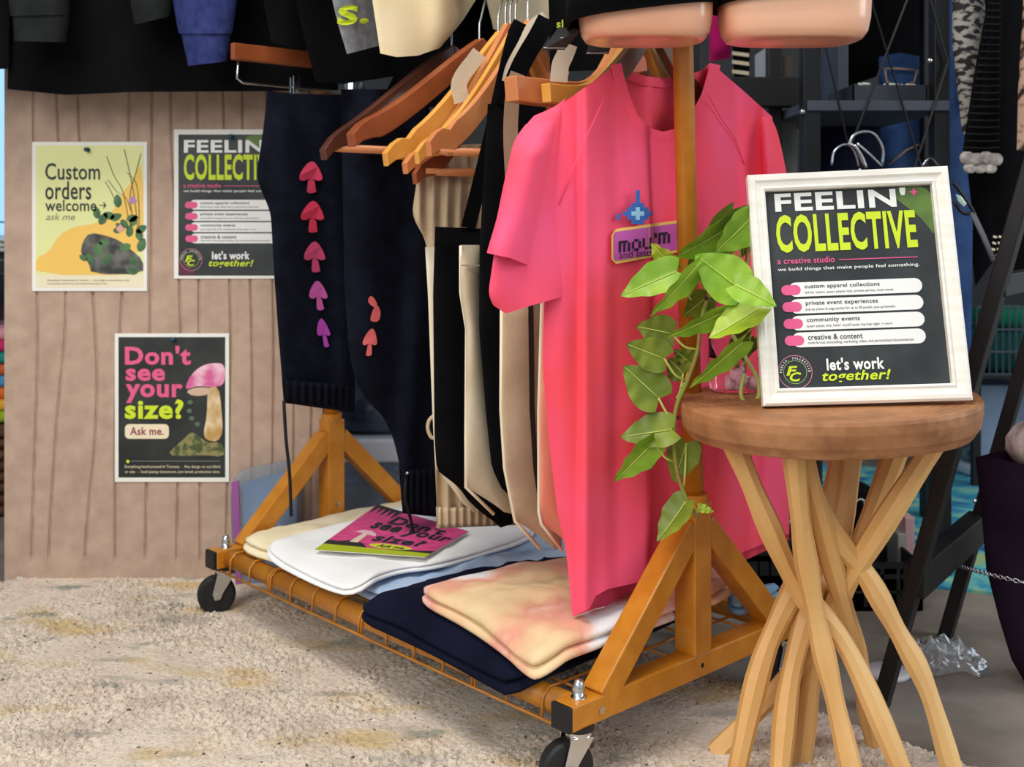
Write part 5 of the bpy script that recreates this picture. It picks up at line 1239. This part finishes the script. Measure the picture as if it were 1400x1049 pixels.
# purple cloth bag at the right edge
pb = root('cloth_bag', ZP(1470,905,0), 'dark purple cloth bag standing at the right edge of the photo', 'bag')
V, Fc = [], []; n = 36; rowsP = [(625,1335,1560),(700,1343,1560),(780,1350,1555),(850,1368,1550),(905,1385,1540),(940,1405,1535)]
YP = 1.68
for y, xl, xr in rowsP:
    a, b = W(xl, y, YP), W(xr, y, YP); cx, hw = (a.x+b.x)/2, (b.x-a.x)/2
    for k in range(n):
        an = 2*math.pi*k/n; V.append(Vector((cx+hw*math.cos(an), YP+0.045*math.sin(an)*(1+0.1*math.sin(5*an)), max(a.z, 0.0)+0.004*math.sin(4*an)*(1 if y < 640 else 0))))
for i in range(len(rowsP)-1):
    for k in range(n): Fc.append((i*n+k, i*n+(k+1) % n, (i+1)*n+(k+1) % n, (i+1)*n+k))
Fc.append(tuple((len(rowsP)-1)*n+k for k in range(n)))
mk('bag_body', (V, Fc), fab('fab_purple', (30,20,36), (42,30,48), scale=12), pb, smooth=True)
lace = fab('fab_lace', (214,208,198), (130,126,120), scale=60)
mk('wrapped_linen', pillow([(W(1376,0,YP).x,YP-0.04),(W(1470,0,YP).x,YP-0.05),(W(1470,0,YP).x,YP+0.05),(W(1384,0,YP).x,YP+0.05)], W(0,640,YP).z, W(0,575,YP).z, bulge=0.004, seed=2, amp=0.012, inset=0.03), lace, smooth=True, label='crumpled pale linen sticking out of the purple bag', cat='cloth')
# black slotted crates
def crate(px0, px1, y0, y1, Y, dep, label):
    a, b = W(px0, y0, Y), W(px1, y1, Y); z1 = a.z; r = root('slotted_crate', ((a.x+b.x)/2, Y+dep/2, 0.0), label, 'crate', 'black plastic crates behind the stool')
    z0 = 0.002; h_ = z1-z0
    mk('crate_floor', bx(a.x, b.x, Y, Y+dep, z0, z0+0.006), blackp, r)
    nsl = 6; w = b.x-a.x
    for nm, yy in (('front', Y), ('back', Y+dep-0.005)):
        for zz_ in (z0, z0+h_*0.42, z1-0.02): mk('crate_band', bx(a.x, b.x, yy, yy+0.005, zz_, zz_+(0.02 if zz_ > z0+0.01 else 0.03)), blackp, r)
        for k in range(nsl+1):
            x = a.x+w*k/nsl; mk('crate_slat', bx(max(a.x, x-0.011), min(b.x, x+0.011), yy, yy+0.005, z0, z1-0.01), blackp, r)
    for x in (a.x, b.x-0.005): mk('crate_side', bx(x, x+0.005, Y, Y+dep, z0, z1), blackp, r, bevel=0.001)
    return r
crate(1000, 1090, 752, 0, 1.98, 0.22, 'black slotted crate beyond the right rack brace')
crate(1128, 1262, 770, 0, 2.00, 0.26, 'black slotted crate between the stool legs and the ladder rack')
o = mk('black_pouch', pillow([(W(1150,0,2.05).x,2.03),(W(1205,0,2.05).x,2.03),(W(1205,0,2.05).x,2.12),(W(1150,0,2.05).x,2.12)], 0.009, W(0,672,2.05).z, bulge=0.01, seed=8, inset=0.01), f_black, smooth=True, label='black pouch with beaded cords standing in the slotted crate', cat='pouch')
bead = mat('bead_silver', (190,200,196), 0.3, metal=0.8)
for k, pts in enumerate(([(1168,686),(1178,683),(1183,690),(1180,702)], [(1182,690),(1190,681),(1197,685)], [(1186,694),(1181,706),(1180,712)])):
    q = smooth_path([W(x, y, 2.018) for x, y in pts], 3)
    mk('beaded_cord', join(*[ball(p, 0.0028, 4) for p in q]), bead, smooth=True, label=('upper left beaded cord on the black pouch', 'upper right beaded cord on the black pouch', 'lower beaded cord on the black pouch')[k], cat='cord')
for k, (px, y0, y1, m, lb) in enumerate(((1224,722,754,mat('case_grey', (150,146,140), 0.5), 'small grey case'), (1234,700,756,mat('case_rose', (190,150,150), 0.5), 'slim rose case'))):
    a = W(px, y1, 2.14); mk('small_case', bx(a.x-0.009, a.x+0.009, 2.10, 2.16, 0.0095, W(px, y0, 2.14).z), m, label=lb+' sticking up from the slotted crate', cat='case', bevel=0.002)
# clear plastic bag on the concrete
V = []; ng = 26; c0 = ZP(1286,905,0)
rows = []
for i in range(ng+1):
    row = []
    for j in range(ng+1):
        u, v = i/ng*2-1, j/ng*2-1; k = max(0, 1-(u*u*0.9+v*v*0.9)); p = Vector((u*3.1, v*3.1, 1.7))
        ridge = abs(noise.noise(p*1.3))+0.6*abs(noise.noise(p*3.1))
        row.append(Vector((c0.x+u*0.062+0.012*noise.noise(p), c0.y+v*0.06+0.012*noise.noise(p+Vector((5,5,5))), 0.004+0.034*k**0.8*(0.25+ridge))))
    rows.append(row)
mk('clear_bag', grid(rows), mat('film_plastic', (235,238,240), 0.08, trans=0.8, ior=1.2), smooth=False, label='crumpled clear plastic bag on the concrete beside the ladder foot', cat='bag')
mk('white_lid', lathe([(0.0,0.0),(0.03,0.0),(0.034,0.006),(0.030,0.010),(0.0,0.008)], ZP(1214,924,0), 24), mat('lid_white', (220,218,222), 0.4), smooth=True, label='small white lid on the floor behind the stool legs', cat='lid')
# garments and bits along the right edge
rr_ = root('garment_rail', (0.95, 2.05, 1.5), 'black garment rail with dark clothes at the right edge', 'clothes rail')
mk('bar', cyl((0.70,2.05,1.62), (1.60,2.05,1.62), 0.012, 12), blackp, rr_, smooth=True)
for x in (0.72, 1.55): mk('drop_rod', cyl((x,2.05,1.62), (x,2.05,2.9), 0.006, 8), blackp, rr_, smooth=True)
def edge_top(*a, **k): return hang(*a, **k)
yt = HOR-(1.6-H)*F/2.05
hang('denim_garment', 'jeans', 'light edged blue denim leg hanging right of the sign frame', 2.10, [(yt,1297),(200,1298),(490,1300)], [(yt,1316),(190,1318),(300,1330),(490,1328)], [(0,yt),(1,yt)], [(0,490),(1,484)], den, 6, amp=0.003, bulge=0.012)
hang('patterned_top', 'top', 'grey animal print top beside the ribbed black sleeve', 2.06, [(yt,1302),(60,1302),(205,1318)], [(yt,1352),(60,1346),(205,1334)], [(0,yt),(1,yt)], [(0,180),(1,205)], mat('zebra', (40,38,40), 0.9, rgb2=(170,166,158), scale=42, stretch=(1,1,2.4), lo=0.46, hi=0.54), 7, amp=0.004)
g, r = hang('ribbed_sleeve', 'sleeve', 'black ribbed sleeve ending in a white lace cuff', 2.03, [(yt,1352),(0,1350),(100,1332),(212,1315)], [(yt,1378),(212,1366)], [(0,yt),(1,yt)], [(0,208),(1,208)], f_black, 8, amp=0.002)
for k in range(22):
    y = 4+k*9.4; x0_ = 1352-(y/212)*36; g.strap([(x0_,y),((x0_+1372)/2,y+1),(1368,y)], 2.2, 'rib', f_char, r, lift=0.0215, th=0.002)
for k in range(4):
    mk('lace_ruffle', ball(g.pt(1322+k*13, 216+2*(k % 2), 0.004), 0.013, 7, (1.05,0.5,0.95)), lace, r, smooth=True)
for k in range(3): mk('lace_ruffle', ball(g.pt(1326+k*14, 230, 0.002), 0.011, 7, (1.1,0.5,0.9)), lace, r, smooth=True)
g, r = hang('black_dress', 'dress', 'long black dress with four white dashed rows at the right edge', 2.16, [(yt,1330),(300,1322),(395,1334)], [(yt,1440),(420,1440)], [(0,yt),(1,yt)], [(0,392),(0.3,352),(1,430)], f_black, 9, amp=0.005)
for k in range(4):
    y = 322+k*8.5; x = 1358-k*1.2
    for j in range(3): g.decal([(x+j*7.5,y),(x+5+j*7.5,y+1),(x+5+j*7.5,y+4),(x+j*7.5,y+3)], 'white_dash', f_edge, r, 0.022)
hang('leopard_scarf', 'scarf', 'brown leopard print strip at the upper right edge', 1.98, [(yt,1400),(0,1399),(120,1392),(210,1390)], [(yt,1450),(210,1450)], [(0,yt),(1,yt)], [(0,205),(1,212)], mat('leopard', (44,30,26), 0.9, rgb2=(196,160,138), scale=46, lo=0.44, hi=0.56), 10)
bkq = root('belt_clip', W(1318,290,2.0), 'silver clip buckle on a grey strap beside the sign frame', 'buckle')
mk('frame', tube(smooth_path([W(x, y, 2.0) for x, y in ((1303,250),(1310,258),(1330,288),(1326,292),(1316,291),(1304,276))], 3), 0.0032, 6), blackp, bkq, smooth=True)
mk('buckle_plate', prism([W(x, y, 1.995) for x, y in ((1306,266),(1313,268),(1321,279),(1317,283),(1309,275))], (0,-0.003,0)), mat('buckle_mint', (190,220,205), 0.3, metal=0.5), bkq, bevel=0.001)
mk('strap', tube([W(1329,290,2.0), W(1344,322,2.0), W(1358,356,2.0)], 0.007, 8, flat=0.4), fab('fab_strap', (92,92,98), None), bkq, smooth=True)
# wire basket shelf and far odds and ends
wb = root('wire_basket', W(1400,510,2.9), 'dark wire basket holding teal and green cloth at the far right', 'basket')
a, b = W(1335,512,2.9), W(1470,420,2.9)
for k in range(16): 
    x = a.x+(b.x-a.x)*k/15; mk('wire', cyl((x,2.9,a.z), (x,2.9,b.z), 0.002, 6), grey_m, wb)
for k in range(4):
    z = a.z+(b.z-a.z)*k/3; mk('rim_wire', cyl((a.x,2.9,z), (b.x,2.9,z), 0.003, 6), grey_m, wb)
mk('basket_base', bx(a.x, b.x, 2.9, 3.2, a.z-0.01, a.z), blk, wb)
mk('basket_leg', bx(a.x+0.0, a.x+0.02, 2.92, 2.94, 0, a.z-0.01), blk, wb); mk('basket_leg', bx(b.x-0.02, b.x, 2.92, 2.94, 0, a.z-0.01), blk, wb)
mk('teal_cloth', pillow([(a.x+0.01,2.92),(b.x,2.92),(b.x,3.18),(a.x+0.01,3.18)], a.z+0.001, a.z+0.09, bulge=0.02, amp=0.012, seed=4), fab('fab_teal', (24,72,70), (34,96,88)), smooth=True, label='dark teal cloth heaped in the wire basket', cat='cloth')
mk('green_cloth', pillow([(a.x+0.06,2.94),(b.x,2.94),(b.x,3.16),(a.x+0.06,3.16)], a.z+0.112, a.z+0.15, bulge=0.01, amp=0.008, seed=5), fab('fab_green', (20,110,80), (30,130,96)), smooth=True, label='green cloth on top of the teal cloth in the basket', cat='cloth')
a, b = W(1337,575,3.0), W(1396,528,3.0)
mk('grey_box', bx(a.x, b.x+0.2, 3.02, 3.2, 0, b.z), mat('box_greyblue', (128,144,168), 0.5, rgb2=(150,164,184), scale=4), label='grey blue storage box on the floor under the wire basket', cat='box', bevel=0.004)
sn = root('sneaker', ZP(1320,640,0.006), 'white sneaker with teal patterned top on the turquoise mat', 'shoe')
a = ZP(1320,640,0.006)
mk('sole', pillow([(a.x-0.04,a.y+0.12),(a.x-0.045,a.y-0.10),(a.x,a.y-0.14),(a.x+0.045,a.y-0.1),(a.x+0.04,a.y+0.12)], 0.0065, 0.035, bulge=0.002, amp=0.0, inset=0.01), mat('sole_white', (226,226,228), 0.5), sn, smooth=True)
mk('upper', pillow([(a.x-0.035,a.y+0.11),(a.x-0.035,a.y-0.08),(a.x,a.y-0.11),(a.x+0.035,a.y-0.08),(a.x+0.035,a.y+0.11)], 0.036, 0.085, bulge=0.03, amp=0.004, seed=1, inset=0.02), mat('upper_teal', (60,84,94), 0.8, rgb2=(140,150,152), scale=40), sn, smooth=True)
